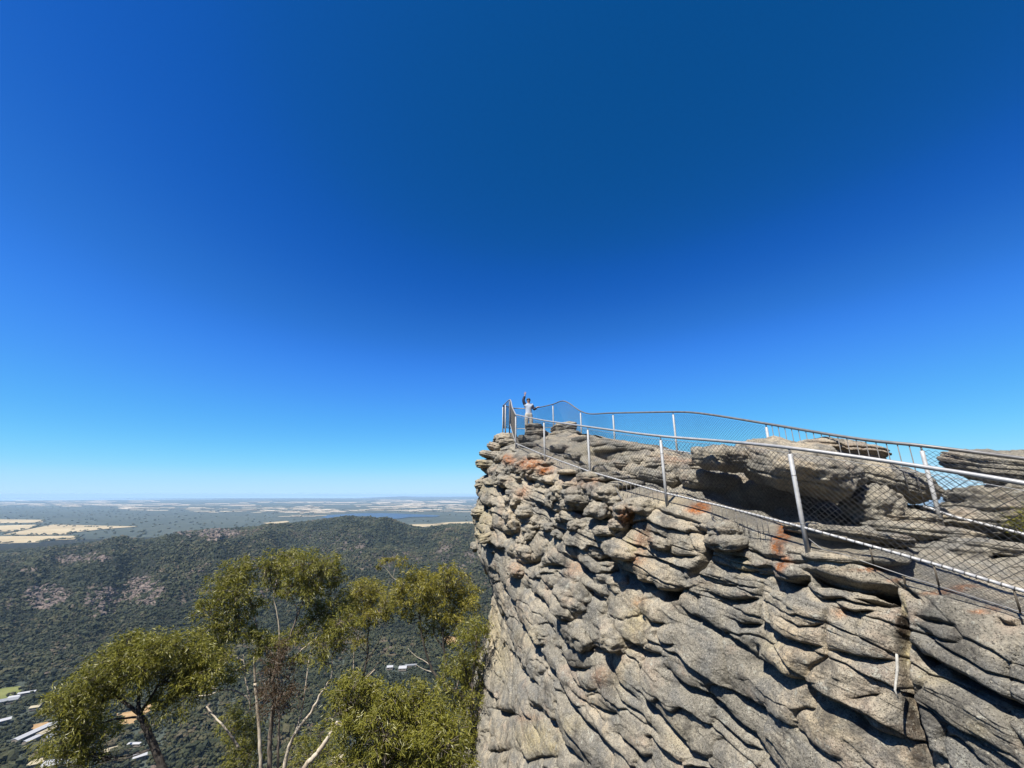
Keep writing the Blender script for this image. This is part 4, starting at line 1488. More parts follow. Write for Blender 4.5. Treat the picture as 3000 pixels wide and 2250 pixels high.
def house(u, v, length, width, hgt, roof, heading, label, pitch=.28):
    c = gp(u, v)
    root = empty('valley_building', tuple(c), label, 'building', 'buildings on the valley floor')
    root.rotation_euler.z = heading
    m = MB()
    m.box((0, 0, hgt / 2), (length, width, hgt))
    # gable ends
    h = width / 2 * pitch
    for sx in (-1, 1):
        x = sx * length / 2
        m.add([[x, -width / 2, hgt], [x, width / 2, hgt], [x, 0, hgt + h], [x - sx * .2, 0, hgt + h - .02]], [[0, 1, 2, 3]])
    m.build('wall', M['render'], root, False)
    r = MB()
    ov = .5
    L2, W2 = length / 2 + ov, width / 2 + ov
    t = .18
    zr, ze = hgt + h + .12, hgt - ov * pitch + .12
    for s in (-1, 1):
        V_ = [[-L2, 0, zr], [L2, 0, zr], [L2, s * W2, ze], [-L2, s * W2, ze], [-L2, 0, zr + t], [L2, 0, zr + t], [L2, s * W2, ze + t], [-L2, s * W2, ze + t]]
        r.add(V_, [[0, 1, 2, 3], [4, 5, 6, 7], [0, 1, 5, 4], [2, 3, 7, 6], [1, 2, 6, 5], [0, 3, 7, 4]])
    r.build('roof', roof, root, False)
    n = max(2, int(length / 5))
    for i in range(min(n, 8)):
        w_ = MB()
        w_.box((-length / 2 + (i + .5) * length / min(n, 8), -width / 2 - .03, hgt * .55), (1.3, .08, .9))
        w_.build('window', M['glass'], root, False)
    HOUSES_PX.append((c, max(length, width) / 2 + 3, heading, length / 2 + 4, width / 2 + 4))
    return root


dirv = math.atan2(gp(136, 2134)[1] - gp(54, 2172)[1], gp(136, 2134)[0] - gp(54, 2172)[0])
house(95, 2154, 37, 9, 4, M['roof_white'], dirv, 'longest white-roofed shed running diagonally behind the small gum at the lower left')
house(98, 2170, 19, 7, 3.5, M['roof_white'], dirv, 'short white roof directly below the longest white shed')
house(166, 2126, 29, 8, 4, M['roof_white'], dirv * .7, 'white roof continuing from the upper right end of the longest shed')
house(138, 2150, 19, 9, 4, M['roof_cream'], dirv, 'cream roof tucked right of the longest white shed')
house(150, 2162, 16, 8, 3.5, M['roof_grey'], dirv, 'grey roof below the cream one right of the long shed')
house(24, 2058, 22, 12, 4, M['roof_grey'], .5, 'grey roofed house just below the mown green clearing')
house(40, 2050, 12, 9, 4, M['roof_white'], .4, 'small white roofed house beside the mown green clearing')
house(78, 2034, 19, 6, 3, M['roof_white'], .5, 'white roofed shed among trees right of the mown clearing')
house(102, 2078, 10, 8, 3.5, M['roof_cream'], .4, 'lone cream roof above the longest shed among dark trees')
house(10, 2118, 12, 9, 4, M['roof_white'], .8, 'white roof at the left edge level with the upper end of the long shed')
house(106, 2243, 13, 12, 4, M['roof_cream'], .5, 'cream roof at the bottom edge below the lower left gum')
house(150, 2247, 14, 12, 4, M['roof_white'], .1, 'white roof at the bottom edge right of the cream one')
house(214, 2238, 13, 7, 3.5, M['roof_white'], .3, 'white shed under the lower clump of the lower left gum')
house(322, 2207, 11, 9, 4, M['roof_cream'], .6, 'cream roof between the lower left gum and its dark trunk')
house(408, 2224, 12, 9, 4, M['roof_white'], .7, 'white roof immediately left of the dark leaning trunk')
house(395, 2186, 16, 4, 3, M['roof_white'], .05, 'narrow white roof crossing behind the dark leaning trunk')
house(1142, 1960, 10, 9, 4, M['roof_white'], .2, 'white roof seen left in the gap between two middle gums')
house(1180, 1962, 13, 12, 4, M['roof_white'], .1, 'brightest white roof in the gap left of the right hand gum')
house(1204, 1953, 19, 6, 3, M['roof_grey'], .15, 'grey roof behind the brightest white roof in the gap')
house(985, 2232, 14, 9, 4, M['roof_cream'], .5, 'cream roof by the bare patch below the bushy gum')

FP, bad = FOREST
for c, rad, hd, hl_, hw_ in HOUSES_PX:
    dx, dy = FP[:, 0] - c[0], FP[:, 1] - c[1]
    a_ = dx * math.cos(hd) + dy * math.sin(hd)
    b_ = -dx * math.sin(hd) + dy * math.cos(hd)
    bad |= (np.abs(a_) < hl_ + 2) & (np.abs(b_) < hw_ + 2)
    # and nothing tall right in front of it
    bad |= (np.abs(a_) < hl_) & (dy < 0) & (dy > -9 - hw_) & (np.abs(dx - dy * c[0] / c[1]) < hl_) & (rg.random(len(FP)) < .8)
FP = FP[~bad]
fd = FP[:, 1]
patch = fbm(FP, 3, 1 / 170.0)
brown = fbm(FP + 900, 3, 1 / 240.0)
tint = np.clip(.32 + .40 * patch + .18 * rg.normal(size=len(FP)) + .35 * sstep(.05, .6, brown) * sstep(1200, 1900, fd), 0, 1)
size = np.clip(3.5 * np.exp(.36 * rg.normal(size=len(FP))), 1.6, 9)
nearm = fd < 1080
Pn = FP + np.stack([np.zeros(len(FP)), np.zeros(len(FP)), size * .55 + 1.0], -1)
mids = (~nearm) & (fd < 1750)
fars = fd >= 1750


def lumps(P, sz, tn_, n, k_, spread, up, seed):
    r3 = np.random.default_rng(seed)
    q = np.repeat(P, n, 0) + r3.normal(size=(len(P) * n, 3)) * np.repeat(sz, n)[:, None] * [spread, spread, spread * up]
    s3 = np.repeat(sz, n) * k_ * r3.uniform(.6, 1.3, len(q))
    return scatter(q, s3, np.clip(np.repeat(tn_, n) + .10 * r3.normal(size=len(q)), 0, 1), 1, seed, .85)


V1, F1, T1 = lumps(Pn[nearm], size[nearm], tint[nearm], 6, .52, .50, .7, 1)
V3, F3, T3 = lumps(Pn[mids], size[mids], tint[mids], 2, .74, .45, .6, 3)
V2, F2, T2 = scatter(Pn[fars], size[fars], tint[fars], 1, 2)
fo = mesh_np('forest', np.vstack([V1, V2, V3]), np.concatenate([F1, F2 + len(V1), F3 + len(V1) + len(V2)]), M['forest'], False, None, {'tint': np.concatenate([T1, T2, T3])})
tag(fo, 'dark green forest covering the valley and the range', 'forest', kind='stuff')

# trees along the paddock edges and over the plain behind the range
tr = []
for p, n in zip(PADS[:5], (30, 40, 50, 60, 46)):
    for i in range(n):
        a = random.randrange(len(p))
        f = random.random()
        u = p[a][0] * (1 - f) + p[(a + 1) % len(p)][0] * f
        v = p[a][1] * (1 - f) + p[(a + 1) % len(p)][1] * f
        if -200 < u < 430:
            tr.append(gp(u + random.gauss(0, 3), v + random.gauss(0, .8)))
for u, v in [(170, 1541.5), (195, 1542), (205, 1540), (215, 1543), (187, 1545), (140, 1543), (315, 1543.5), (250, 1544), (258, 1544), (266, 1544.3), (275, 1544.4), (284, 1544.4), (213, 1552)]:
    tr.append(gp(u, v))
ro = rg.uniform(0, 1, (1000, 2))
for a, b in ro:
    u, v = -100 + 1560 * a, 1484 + 150 * b ** 1.6
    if any(inside(np.array([u]), np.array([v]), p)[0] for p in PADS) or (940 < u < 1290 and 1502 < v < 1524):
        continue
    tr.append(gp(u, v))
tr = np.array(tr)
V4, F4, T4 = scatter(tr + [0, 0, 5], rg.uniform(8, 15, len(tr)), np.clip(rg.normal(.52, .12, len(tr)), 0, .8), 1, 4, .55)
sc = mesh_np('plain_woodland', V4, F4, M['forest'], True, None, {'tint': T4})
tag(sc, 'scattered dark trees over the plain and along paddock edges', 'woodland', kind='stuff')

# rock outcrops on the range
M['crag'] = ground_mat('crag_rock', (.12, .095, .085), (.23, .185, .16), (.33, .275, .24), .12, .03).m
OC = [(136, 1748, 60, 34, 170, 5, 'pinkish rock outcrop low on the range, nearest the left edge'), (300, 1765, 48, 42, 190, 5, 'pinkish rock outcrop in the middle of three on the range slope'),
      (418, 1730, 60, 40, 170, 5, 'rock outcrop with a dark cleft, just left of the tall gum crown'), (610, 1564, 88, 12, 150, 9, 'dark jagged crag along the crest of the range'),
      (240, 1638, 80, 12, 80, 6, 'small pale outcrop high on the left of the range')]
for cx, cy, rx, ry, n, sz, lab in OC:
    pts = []
    for i in range(n):
        a, r_ = random.uniform(0, 2 * math.pi), math.sqrt(random.random())
        h_ = hit(cx + rx * r_ * math.cos(a), cy + ry * r_ * math.sin(a))
        if h_ is not None:
            pts.append(h_)
    pts = np.array(pts)
    Vc, Fc, Tc = scatter(pts + [0, 0, .5], rg.uniform(.65, 1.3, len(pts)) * sz, np.zeros(len(pts)), 2, int(cx), .75)
    tag(mesh_np('rock_outcrop', Vc, Fc, M['crag'], False), lab, 'outcrop', 'rock outcrops on the range')
# ------------------------------------------------------------------ GUM TREES BESIDE THE CLIFF
def leaves(centres, n_per, rad, length, seed, droop=.55, keep_up=.3):
    """lance-shaped hanging leaves on twigs inside ellipsoids; returns V, F, tint and the twig ends"""
    rg_ = np.random.default_rng(seed)
    Vs, Ts, tw = [], [], []
    for c, n, r in zip(centres, n_per, rad):
        nt_ = max(6, int(n / 15))
        d = rg_.normal(size=(nt_, 3))
        d /= np.linalg.norm(d, axis=1)[:, None]
        d[:, 2] = np.where(rg_.random(nt_) < keep_up, np.abs(d[:, 2]), d[:, 2])
        rr_ = rg_.random(nt_) ** .5
        ends = c + d * rr_[:, None] * r
        tw.append((c, ends))
        k = np.repeat(np.arange(nt_), 15)
        m_ = len(k)
        o = ends[k] + rg_.normal(size=(m_, 3)) * (.045 + .045 * np.linalg.norm(r)) * .6
        L_ = length * rg_.uniform(.65, 1.35, m_)
        ax = rg_.normal(size=(m_, 3)) * [.7, .7, .45] + np.array([0, 0, -droop]) + .35 * d[k]
        ax /= np.linalg.norm(ax, axis=1)[:, None]
        sd = np.cross(ax, rg_.normal(size=(m_, 3)))
        sd /= np.linalg.norm(sd, axis=1)[:, None] + 1e-9
        nn = np.cross(ax, sd)
        w_ = L_ * rg_.uniform(.075, .115, m_)
        midp = o + ax * (L_ * .42)[:, None] + nn * (L_ * .05)[:, None]
        V_ = np.stack([o, midp + sd * w_[:, None], o + ax * L_[:, None] - nn * (L_ * .06)[:, None], midp - sd * w_[:, None]], 1)
        Vs.append(V_)
        t = np.clip(rg_.normal(.42, .20, m_) + .10 * d[k][:, 2], .02, .92)
        t[rg_.random(m_) < .010] = 1.0  # scattered leaves coloured pale all over, as painted glints
        Ts.append(np.repeat(t, 4))
    V_ = np.concatenate(Vs).reshape(-1, 3)
    return V_, np.arange(len(V_)).reshape(-1, 4), np.concatenate(Ts), tw


def limb_curve(px, y, r0, r1, wob, seed):
    P = np.array([aty(u, v, y + (dy[0] if dy else 0)) for (u, v, *dy) in px])
    C_ = spline(P, max(10, 7 * len(P)))
    C_ = C_ + wob * .05 * np.stack([fbm(np.stack([np.arange(len(C_)) * .35, np.full(len(C_), seed + j * 9.1), np.zeros(len(C_))], -1), 3) for j in range(3)], -1)
    s = np.linspace(0, 1, len(C_))
    return C_, r0 + (r1 - r0) * s ** .8


def gum(label, y, trunk, limbs, clumps, leaf_len=.15, dens=1.0, leaf='leaf', barks=('bark_mid', 'bark_pale'), seed=1, group='gum trees below the lookout', base_px=None, name='gum_tree', twig_mat='bark_mid'):
    tp = trunk[0]
    C0 = aty(tp[0][0], tp[0][1], y)
    gz = float(slope_z(np.array(C0[0]), np.array(y))) - 1.0
    root = empty(name, (C0[0], y, gz), label, 'tree', group)
    curves = []
    for px, r0, r1, mt, *rest in [trunk] + limbs:
        first = (px is trunk[0])
        C_, rr_ = limb_curve(px, y, r0, r1, r0 * 6, seed + len(curves) * 3.3)
        if first:
            b = np.array([C_[0][0] + (C_[0][0] - C_[6][0]) * .6, y, gz])
            pre = np.stack([b + (C_[0] - b) * f for f in np.linspace(0, 1, 8)[:-1]])
            C_ = np.vstack([pre, C_])
            rr_ = np.concatenate([np.linspace(r0 * 1.7, r0, 7), rr_])
        m = MB()
        m.tube(C_, rr_, 9)
        local(root, m.build('trunk' if first else 'limb', M[mt]))
        curves.append((C_, rr_))
    allc = np.vstack([c for c, _ in curves])
    allr = np.concatenate([r for _, r in curves])
    rg_ = np.random.default_rng(seed)
    cen, npr, rad = [], [], []
    for cl in clumps:
        u, v, ru, rv = cl[:4]
        c = aty(u, v, y + rg_.uniform(-.5, .5) + (cl[4] if len(cl) > 4 else 0))
        s = y * 1.06 / F
        cen.append(c)
        rad.append(1.13 * np.array([ru * s, (ru + rv) * .5 * s, rv * s]))
        npr.append(int(dens * .46 * ru * rv))
    V_, F_, T_, tw = leaves(cen, npr, rad, leaf_len * .84, seed)
    local(root, mesh_np('crown', V_, F_, M[leaf], False, None, {'tint': T_}))
    m = MB()
    for c, ends in tw:
        # a bough from the nearest wood to the clump, then twigs out to its leaf tufts
        okm = allc[:, 2] < c[2] + .25
        pool = np.nonzero(okm)[0] if okm.any() else np.arange(len(allc))
        k = pool[np.argmin(np.linalg.norm(allc[pool] - c, axis=1) + .4 * np.maximum(0, allc[pool][:, 2] - c[2] + .3))]
        a = allc[k]
        mid_ = .5 * (a + c) + np.array([rg_.normal() * .08, rg_.normal() * .08, -.10 * np.linalg.norm(c - a)])
        bc = spline(np.array([a, mid_, c]), 9)
        m.tube(bc, np.linspace(min(allr[k] * .7, .022), .009, 9), 5, False)
        for e in ends[::2]:
            j = rg_.integers(4, 9)
            q = .5 * (bc[j] + e) + rg_.normal(size=3) * .04
            m.tube(np.array([bc[j], q, e]), np.array([.009, .006, .004]), 4, False)
    local(root, m.build('twigs', M[twig_mat]))
    return root


gum('small dark-trunked gum with a wide leaning crown at the lower left', 13.0,
    ([(500, 2330), (476, 2250), (455, 2195), (428, 2130), (409, 2092)], .105, .075, 'bark_dark'),
    [([(409, 2092), (405, 2050), (412, 2005), (440, 1950), (468, 1900)], .055, .015, 'bark_dark'), ([(409, 2092), (370, 2062), (325, 2030), (280, 1995), (255, 1965)], .05, .012, 'bark_dark'),
     ([(409, 2092), (440, 2045), (480, 1990), (540, 1945)], .045, .012, 'bark_dark'), ([(405, 2100), (370, 2104), (330, 2108), (270, 2130), (225, 2150)], .03, .010, 'bark_dark'), ([(412, 2005), (380, 1960), (350, 1930)], .03, .01, 'bark_dark')],
    [(470, 1888, 60, 36), (540, 1900, 52, 42), (400, 1908, 60, 40), (340, 1942, 60, 40), (280, 1988, 55, 42), (240, 2028, 50, 42), (188, 2080, 40, 45), (420, 1965, 58, 36), (510, 1975, 70, 55), (572, 1955, 48, 50), (560, 2025, 45, 45),
     (485, 2060, 42, 38), (345, 2005, 60, 36), (300, 2050, 45, 32), (215, 2150, 60, 42), (270, 2160, 55, 45), (190, 2205, 45, 36), (250, 2213, 50, 30), (600, 1990, 40, 40), (440, 1920, 60, 40), (235, 2085, 40, 30), (158, 2045, 22, 20), (375, 1872, 28, 18), (604, 1922, 28, 26), (625, 1975, 24, 24), (320, 1915, 24, 18)],
    dens=1.15, seed=11, twig_mat='bark_dark', leaf_len=.14)

BR = 'bark_pale'
gum('tallest gum with several white stems and a high split crown left of centre', 15.5,
    ([(786, 2330), (790, 2250), (792, 2150), (803, 2050), (800, 1985), (828, 1925), (845, 1880), (859, 1838), (888, 1758), (905, 1700)], .085, .018, 'bark_mid'),
    [([(768, 2330, .3), (765, 2250, .3), (760, 2160, .3), (754, 2073, .3), (748, 2000, .3)], .060, .045, BR), ([(748, 2000, .3), (745, 1930, .3), (757, 1868, .3), (746, 1810, .3), (732, 1758, .2), (718, 1722, .1), (705, 1690)], .042, .014, BR),
     ([(757, 1868, .3), (700, 1850, .3), (650, 1840, .3)], .02, .009, 'bark_mid'), ([(732, 1758, .2), (690, 1745), (650, 1740)], .016, .007, BR), ([(800, 1985), (815, 1915), (818, 1852), (810, 1790), (801, 1748), (810, 1700)], .03, .010, BR),
     ([(859, 1838), (870, 1790), (850, 1740), (840, 1690)], .022, .008, 'bark_mid'), ([(830, 2330, -.3), (834, 2250, -.3), (845, 2193, -.3), (874, 2135, -.3), (913, 2084, -.3), (939, 2033, -.3), (968, 1990, -.3), (975, 1965, -.3)], .075, .022, BR),
     ([(866, 2145, -.3), (881, 2095, -.2), (895, 2012, -.2), (906, 1932, -.1), (925, 1870)], .030, .012, BR), ([(845, 1960), (870, 1918), (910, 1882), (946, 1849), (965, 1815)], .026, .010, BR),
     ([(880, 2330, -.8), (892, 2250, -.8), (924, 2214, -.8), (953, 2174, -.8), (989, 2117, -.8)], .085, .060, BR), ([(953, 2174, -.8), (968, 2150, -.8), (975, 2105, -.8)], .03, .018, BR),
     ([(735, 2052, .3), (709, 2033, .3), (680, 2022, .3), (651, 2022, .3), (610, 2036, .3), (564, 2040, .3)], .034, .010, BR), ([(651, 2022, .3), (620, 2016, .3), (585, 2012, .3)], .012, .005, BR),
     ([(700, 2190, .6), (672, 2150, .6), (658, 2131, .6), (630, 2102, .6), (604, 2070, .6)], .040, .022, BR), ([(735, 2080, .3), (727, 2026, .3), (720, 1994, .3), (716, 1950, .3), (712, 1918, .3)], .030, .012, BR),
     ([(828, 1925), (850, 1870), (900, 1830), (950, 1790)], .02, .008, 'bark_dark'), ([(712, 1935, .3), (690, 1925, .3), (660, 1908, .3)], .022, .012, BR)],
    [(812, 1636, 42, 26), (848, 1632, 45, 24), (887, 1650, 45, 32), (937, 1660, 38, 32), (788, 1668, 36, 34), (836, 1676, 50, 34), (965, 1668, 36, 34), (895, 1690, 48, 28), (802, 1716, 34, 30), (985, 1698, 30, 30), (937, 1722, 36, 24), (860, 1708, 40, 24), (900, 1738, 40, 24), (845, 1740, 30, 18),
     (695, 1676, 44, 34), (714, 1664, 30, 28), (660, 1702, 40, 34), (645, 1736, 42, 32), (612, 1776, 36, 32), (668, 1772, 44, 30), (690, 1735, 40, 36), (745, 1772, 30, 26),
     (637, 1832, 44, 34), (690, 1840, 42, 26), (605, 1878, 40, 32), (592, 1915, 36, 30), (650, 1880, 40, 30), (640, 1925, 40, 26), (733, 1860, 32, 22), (700, 1800, 36, 24),
     (931, 1768, 34, 28), (971, 1802, 38, 32), (996, 1766, 36, 32), (917, 1818, 36, 26), (960, 1850, 42, 28), (1007, 1822, 36, 30), (940, 1890, 36, 24), (1000, 1870, 32, 26),
     (790, 1880, 36, 20), (830, 1880, 34, 18), (770, 1905, 30, 24), (620, 1960, 40, 24), (800, 1940, 26, 24), (760, 1862, 30, 18), (872, 1856, 36, 22), (700, 1962, 30, 20), (668, 1990, 28, 18), (880, 1935, 26, 18), (940, 1935, 26, 18)],
    dens=1.3, seed=23, leaf_len=.15)

gum('slim middle gum with a domed yellow-green crown and twin grey stems', 18.0,
    ([(1040, 2330), (1048, 2160), (1055, 2060), (1062, 1994), (1076, 1921), (1078, 1867), (1080, 1812)], .075, .020, 'bark_dark'),
    [([(1030, 2060, .3), (1036, 1985, .3), (1036, 1939, .3), (1040, 1889, .3), (1056, 1838, .2)], .035, .012, BR), ([(1040, 1889, .3), (1025, 1872, .2), (1008, 1856)], .018, .008, BR), ([(1072, 1945), (1110, 1880), (1128, 1840)], .02, .008, 'bark_mid'),
     ([(1066, 1985), (1095, 1960), (1130, 1900)], .018, .007, 'bark_mid'), ([(1062, 2000), (1085, 1975), (1098, 1962)], .03, .02, BR), ([(1076, 1915), (1050, 1880), (1040, 1830)], .02, .008, 'bark_dark')],
    [(1080, 1716, 34, 22), (1054, 1732, 34, 26), (1105, 1735, 34, 28), (1033, 1756, 32, 28), (1080, 1764, 40, 30), (1127, 1764, 30, 28), (1062, 1800, 36, 24), (1105, 1798, 36, 22), (1025, 1808, 30, 24), (1140, 1795, 26, 24), (1085, 1828, 34, 14), (1045, 1832, 26, 14), (1045, 1880, 40, 16)],
    dens=1.5, seed=31, leaf='leaf_gold', leaf_len=.15)

gum('spreading golden gum with a dark forked trunk leaning in from the cliff', 16.5,
    ([(1372, 2330), (1370, 2200), (1364, 2110), (1344, 2041), (1315, 2012), (1279, 1983), (1257, 1939), (1240, 1880), (1232, 1840), (1228, 1795)], .10, .018, 'bark_dark'),
    [([(1296, 1998), (1306, 1950), (1300, 1903), (1298, 1853), (1312, 1805), (1318, 1760)], .05, .012, 'bark_dark'), ([(1350, 2055), (1369, 1975), (1385, 1900), (1375, 1840)], .045, .012, 'bark_dark'), ([(1300, 1903), (1270, 1850), (1275, 1790)], .025, .010, 'bark_dark'),
     ([(1300, 1880), (1335, 1830), (1355, 1785)], .025, .010, 'bark_dark'), ([(1262, 1950), (1243, 1936), (1218, 1922), (1195, 1900)], .018, .006, BR), ([(1270, 1970), (1240, 1960), (1215, 1945)], .014, .005, BR),
     ([(1228, 1795), (1189, 1716), (1151, 1692), (1136, 1672), (1121, 1655)], .016, .005, BR), ([(1151, 1692), (1160, 1660), (1178, 1645)], .007, .004, BR), ([(1330, 2035), (1345, 1990), (1350, 1950)], .03, .012, 'bark_mid')],
    [(1206, 1692, 34, 24), (1242, 1690, 36, 24), (1313, 1682, 34, 26), (1344, 1698, 34, 28), (1286, 1716, 38, 28), (1224, 1728, 38, 28), (1177, 1724, 32, 26), (1163, 1756, 30, 28), (1190, 1768, 34, 26), (1315, 1728, 38, 28), (1369, 1740, 32, 26), (1351, 1768, 34, 24),
     (1279, 1764, 38, 26), (1271, 1806, 36, 24), (1322, 1794, 36, 24), (1297, 1831, 34, 22), (1245, 1776, 30, 24), (1385, 1772, 26, 22), (1210, 1800, 26, 20), (1255, 1722, 34, 26), (1340, 1825, 28, 20),
     (1127, 1644, 16, 10), (1155, 1638, 14, 8), (1182, 1644, 16, 10), (1112, 1652, 10, 9), (1168, 1652, 10, 7), (1250, 1850, 26, 16), (1310, 1870, 24, 18)],
    dens=1.5, seed=41, leaf='leaf_gold', twig_mat='bark_dark', leaf_len=.15)

gum('dense narrow gum pressed against the foot of the cliff, with golden top', 14.6,
    ([(1392, 2330), (1388, 2200), (1382, 2100), (1384, 2000), (1392, 1920), (1396, 1860)], .07, .018, 'bark_mid'),
    [([(1384, 2020), (1362, 1960), (1352, 1900)], .03, .01, 'bark_dark'), ([(1384, 2080), (1345, 2030), (1325, 1970)], .03, .01, 'bark_dark'), ([(1380, 2125), (1340, 2118), (1316, 2106)], .028, .02, BR)],
    [(1387, 1836, 28, 22), (1369, 1858, 28, 24), (1414, 1832, 24, 20), (1400, 1872, 30, 24), (1360, 1884, 28, 22), (1351, 1938, 34, 32), (1378, 1972, 34, 34), (1318, 1957, 32, 32), (1358, 2010, 38, 34), (1333, 2064, 40, 34), (1378, 2060, 30, 36), (1395, 1925, 24, 30), (1382, 2130, 30, 36), (1300, 2010, 26, 24), (1360, 2190, 34, 36)],
    dens=1.2, seed=53, twig_mat='bark_dark', leaf_len=.14)

gum('low bushy gum with drooping yellow-green leaves at the bottom centre', 11.5,
    ([(1120, 2360), (1122, 2300), (1126, 2250), (1130, 2190), (1128, 2140)], .07, .03, 'bark_mid'),
    [([(1126, 2250), (1180, 2180), (1215, 2110)], .03, .01, 'bark_mid'), ([(1126, 2240), (1075, 2160), (1030, 2090)], .03, .01, 'bark_mid'), ([(1130, 2280), (1230, 2230), (1300, 2160)], .03, .01, 'bark_mid')],
    [(1025, 2005, 34, 30), (1000, 2035, 38, 34), (1044, 2040, 46, 34), (1095, 2050, 46, 34), (1150, 2042, 46, 32), (1206, 2036, 42, 34), (1244, 2050, 40, 36), (1170, 2082, 54, 36), (1116, 2100, 54, 36), (1062, 2084, 50, 36), (1007, 2078, 38, 36), (1279, 2094, 40, 34), (1224, 2102, 54, 36),
     (1320, 2135, 40, 36), (1260, 2150, 54, 36), (1188, 2138, 54, 36), (1127, 2156, 56, 38), (1062, 2140, 50, 36), (1297, 2185, 50, 36), (1235, 2192, 54, 36), (1163, 2200, 56, 38), (1090, 2207, 54, 36), (1028, 2228, 46, 34), (1333, 2212, 40, 38), (1060, 2250, 50, 30), (1134, 2245, 56, 34), (1206, 2245, 56, 34), (1279, 2240, 54, 36), (1340, 2262, 40, 30), (1010, 2130, 32, 34), (990, 2260, 36, 28), (1098, 2012, 36, 22)],
    dens=.95, seed=61, leaf_len=.14)

gum('small dark green gum among the white stems, low left of centre', 17.5,
    ([(716, 2330), (716, 2250), (718, 2190), (712, 2140)], .05, .02, 'bark_dark'),
    [([(716, 2230), (690, 2170), (680, 2110)], .02, .01, 'bark_dark'), ([(716, 2230), (740, 2190), (745, 2160)], .02, .01, 'bark_dark')],
    [(687, 2084, 28, 24), (705, 2112, 36, 26), (735, 2125, 28, 24), (690, 2140, 36, 26), (715, 2165, 40, 28), (745, 2190, 30, 28), (700, 2200, 38, 28), (735, 2230, 42, 28), (690, 2245, 36, 24), (670, 2110, 24, 20)],
    dens=1.0, seed=71, twig_mat='bark_dark', leaf_len=.14)

gum('clump of dead brown twigs and dry leaves around the forked white stems', 15.2,
    ([(812, 2330), (815, 2200), (818, 2100), (815, 2020), (812, 1950)], .05, .012, 'bark_mid'),
    [([(818, 2100), (790, 2020), (780, 1950)], .018, .006, 'bark_mid'), ([(818, 2110), (850, 2030), (865, 1960)], .018, .006, 'bark_mid'), ([(816, 2060), (830, 1990), (850, 1900)], .014, .005, 'bark_mid'), ([(816, 2060), (770, 2000), (755, 1960)], .014, .005, 'bark_mid')],
    [(815, 1925, 36, 28), (790, 1975, 34, 34), (840, 1975, 34, 34), (812, 2030, 44, 34), (780, 2050, 36, 30), (850, 2040, 30, 34), (812, 2080, 40, 26), (830, 1900, 26, 20)],
    dens=.8, seed=83, leaf='leaf_dry', twig_mat='bark_mid', leaf_len=.12, name='dry_gum')

gum('dark green undergrowth gum behind the leaning white stems, bottom left of centre', 21.0,
    ([(930, 2360), (932, 2300), (935, 2230), (940, 2160)], .06, .02, 'bark_dark'),
    [([(932, 2280), (900, 2200), (885, 2150)], .02, .01, 'bark_dark')],
    [(905, 2165, 30, 24), (945, 2150, 34, 24), (880, 2190, 30, 24), (925, 2195, 40, 26), (965, 2200, 34, 28), (900, 2235, 40, 26), (950, 2245, 44, 26), (865, 2240, 30, 24)],
    dens=.9, seed=97, twig_mat='bark_dark', leaf_len=.16)

# the shrub behind the far fence at the right edge
sb = empty('shrub', tuple(aty(3000, 1570, 6.1)), 'olive green shrub growing beside the broad dark boulder at the right edge', 'shrub')
cs = [aty(u, v, 6.1) for u, v in ((2985, 1520), (3010, 1505), (3030, 1535), (2975, 1545), (3000, 1545), (3050, 1510))]
V_, F_, T_, tw = leaves(cs, [260] * 6, [np.array([.13, .15, .13])] * 6, .045, 5, .1)
local(sb, mesh_np('foliage', V_, F_, M['leaf'], False, None, {'tint': T_}))
m = MB()
b0 = aty(3005, 1590, 6.15)
for c in cs:
    m.tube(np.array([b0, .5 * (b0 + c), c]), np.array([.012, .008, .004]), 5)
local(sb, m.build('stems', M['bark_mid']))
# ------------------------------------------------------------------ THE PERSON ON THE LOOKOUT
M['skin'] = simple('skin', (.50, .32, .23), .55, 0, .06, 20)
M['hair'] = simple('dark_hair', (.018, .015, .014), .6, 0, .2, 30)
M['shirt'] = simple('pale_blue_top', (.50, .58, .70), .85, 0, .08, 14, .3)
M['sleeve'] = simple('navy_sleeve', (.022, .032, .075), .85, 0, .1, 14, .3)
M['trouser'] = simple('pale_trousers', (.50, .48, .43), .85, 0, .08, 14, .3)
M['shoe'] = simple('dark_shoes', (.03, .03, .03), .7, 0, .1, 20)
M['eye'] = simple('dark_eye', (.01, .01, .01), .2)


def skin_mesh(name, verts, edges, radii, mat, parent, sub=2, root=0):
    me = bpy.data.meshes.new(name)
    me.from_pydata([tuple(v) for v in verts], edges, [])
    me.update()
    o = bpy.data.objects.new(name, me)
    col.objects.link(o)
    sk = o.modifiers.new('skin', 'SKIN')
    sk.use_smooth_shade = True
    if not me.skin_vertices:
        raise RuntimeError('no skin layer')
    sd = me.skin_vertices[0].data
    for i, r_ in enumerate(radii):
        r_ = (r_, r_) if np.isscalar(r_) else r_
        sd[i].radius = r_
        sd[i].use_root = (i == root)
    ss = o.modifiers.new('subsurf', 'SUBSURF')
    ss.levels = sub
    ss.render_levels = sub
    me.materials.append(mat)
    o.parent = parent
    return o


PX, PY = float(aty(1549, 1230, 16.9)[0]), 16.9
pgz = ground_z(PX, PY, .2)
head_top = zat(1167.5, PY)
PH = head_top - pgz
sc_ = PH / 1.72
per = empty('person', (PX, PY, pgz), 'person on the rocky tip waving one raised arm, other hand resting on the rail', 'person')
per.scale = (sc_, sc_, sc_)
per.rotation_euler.z = R(8)
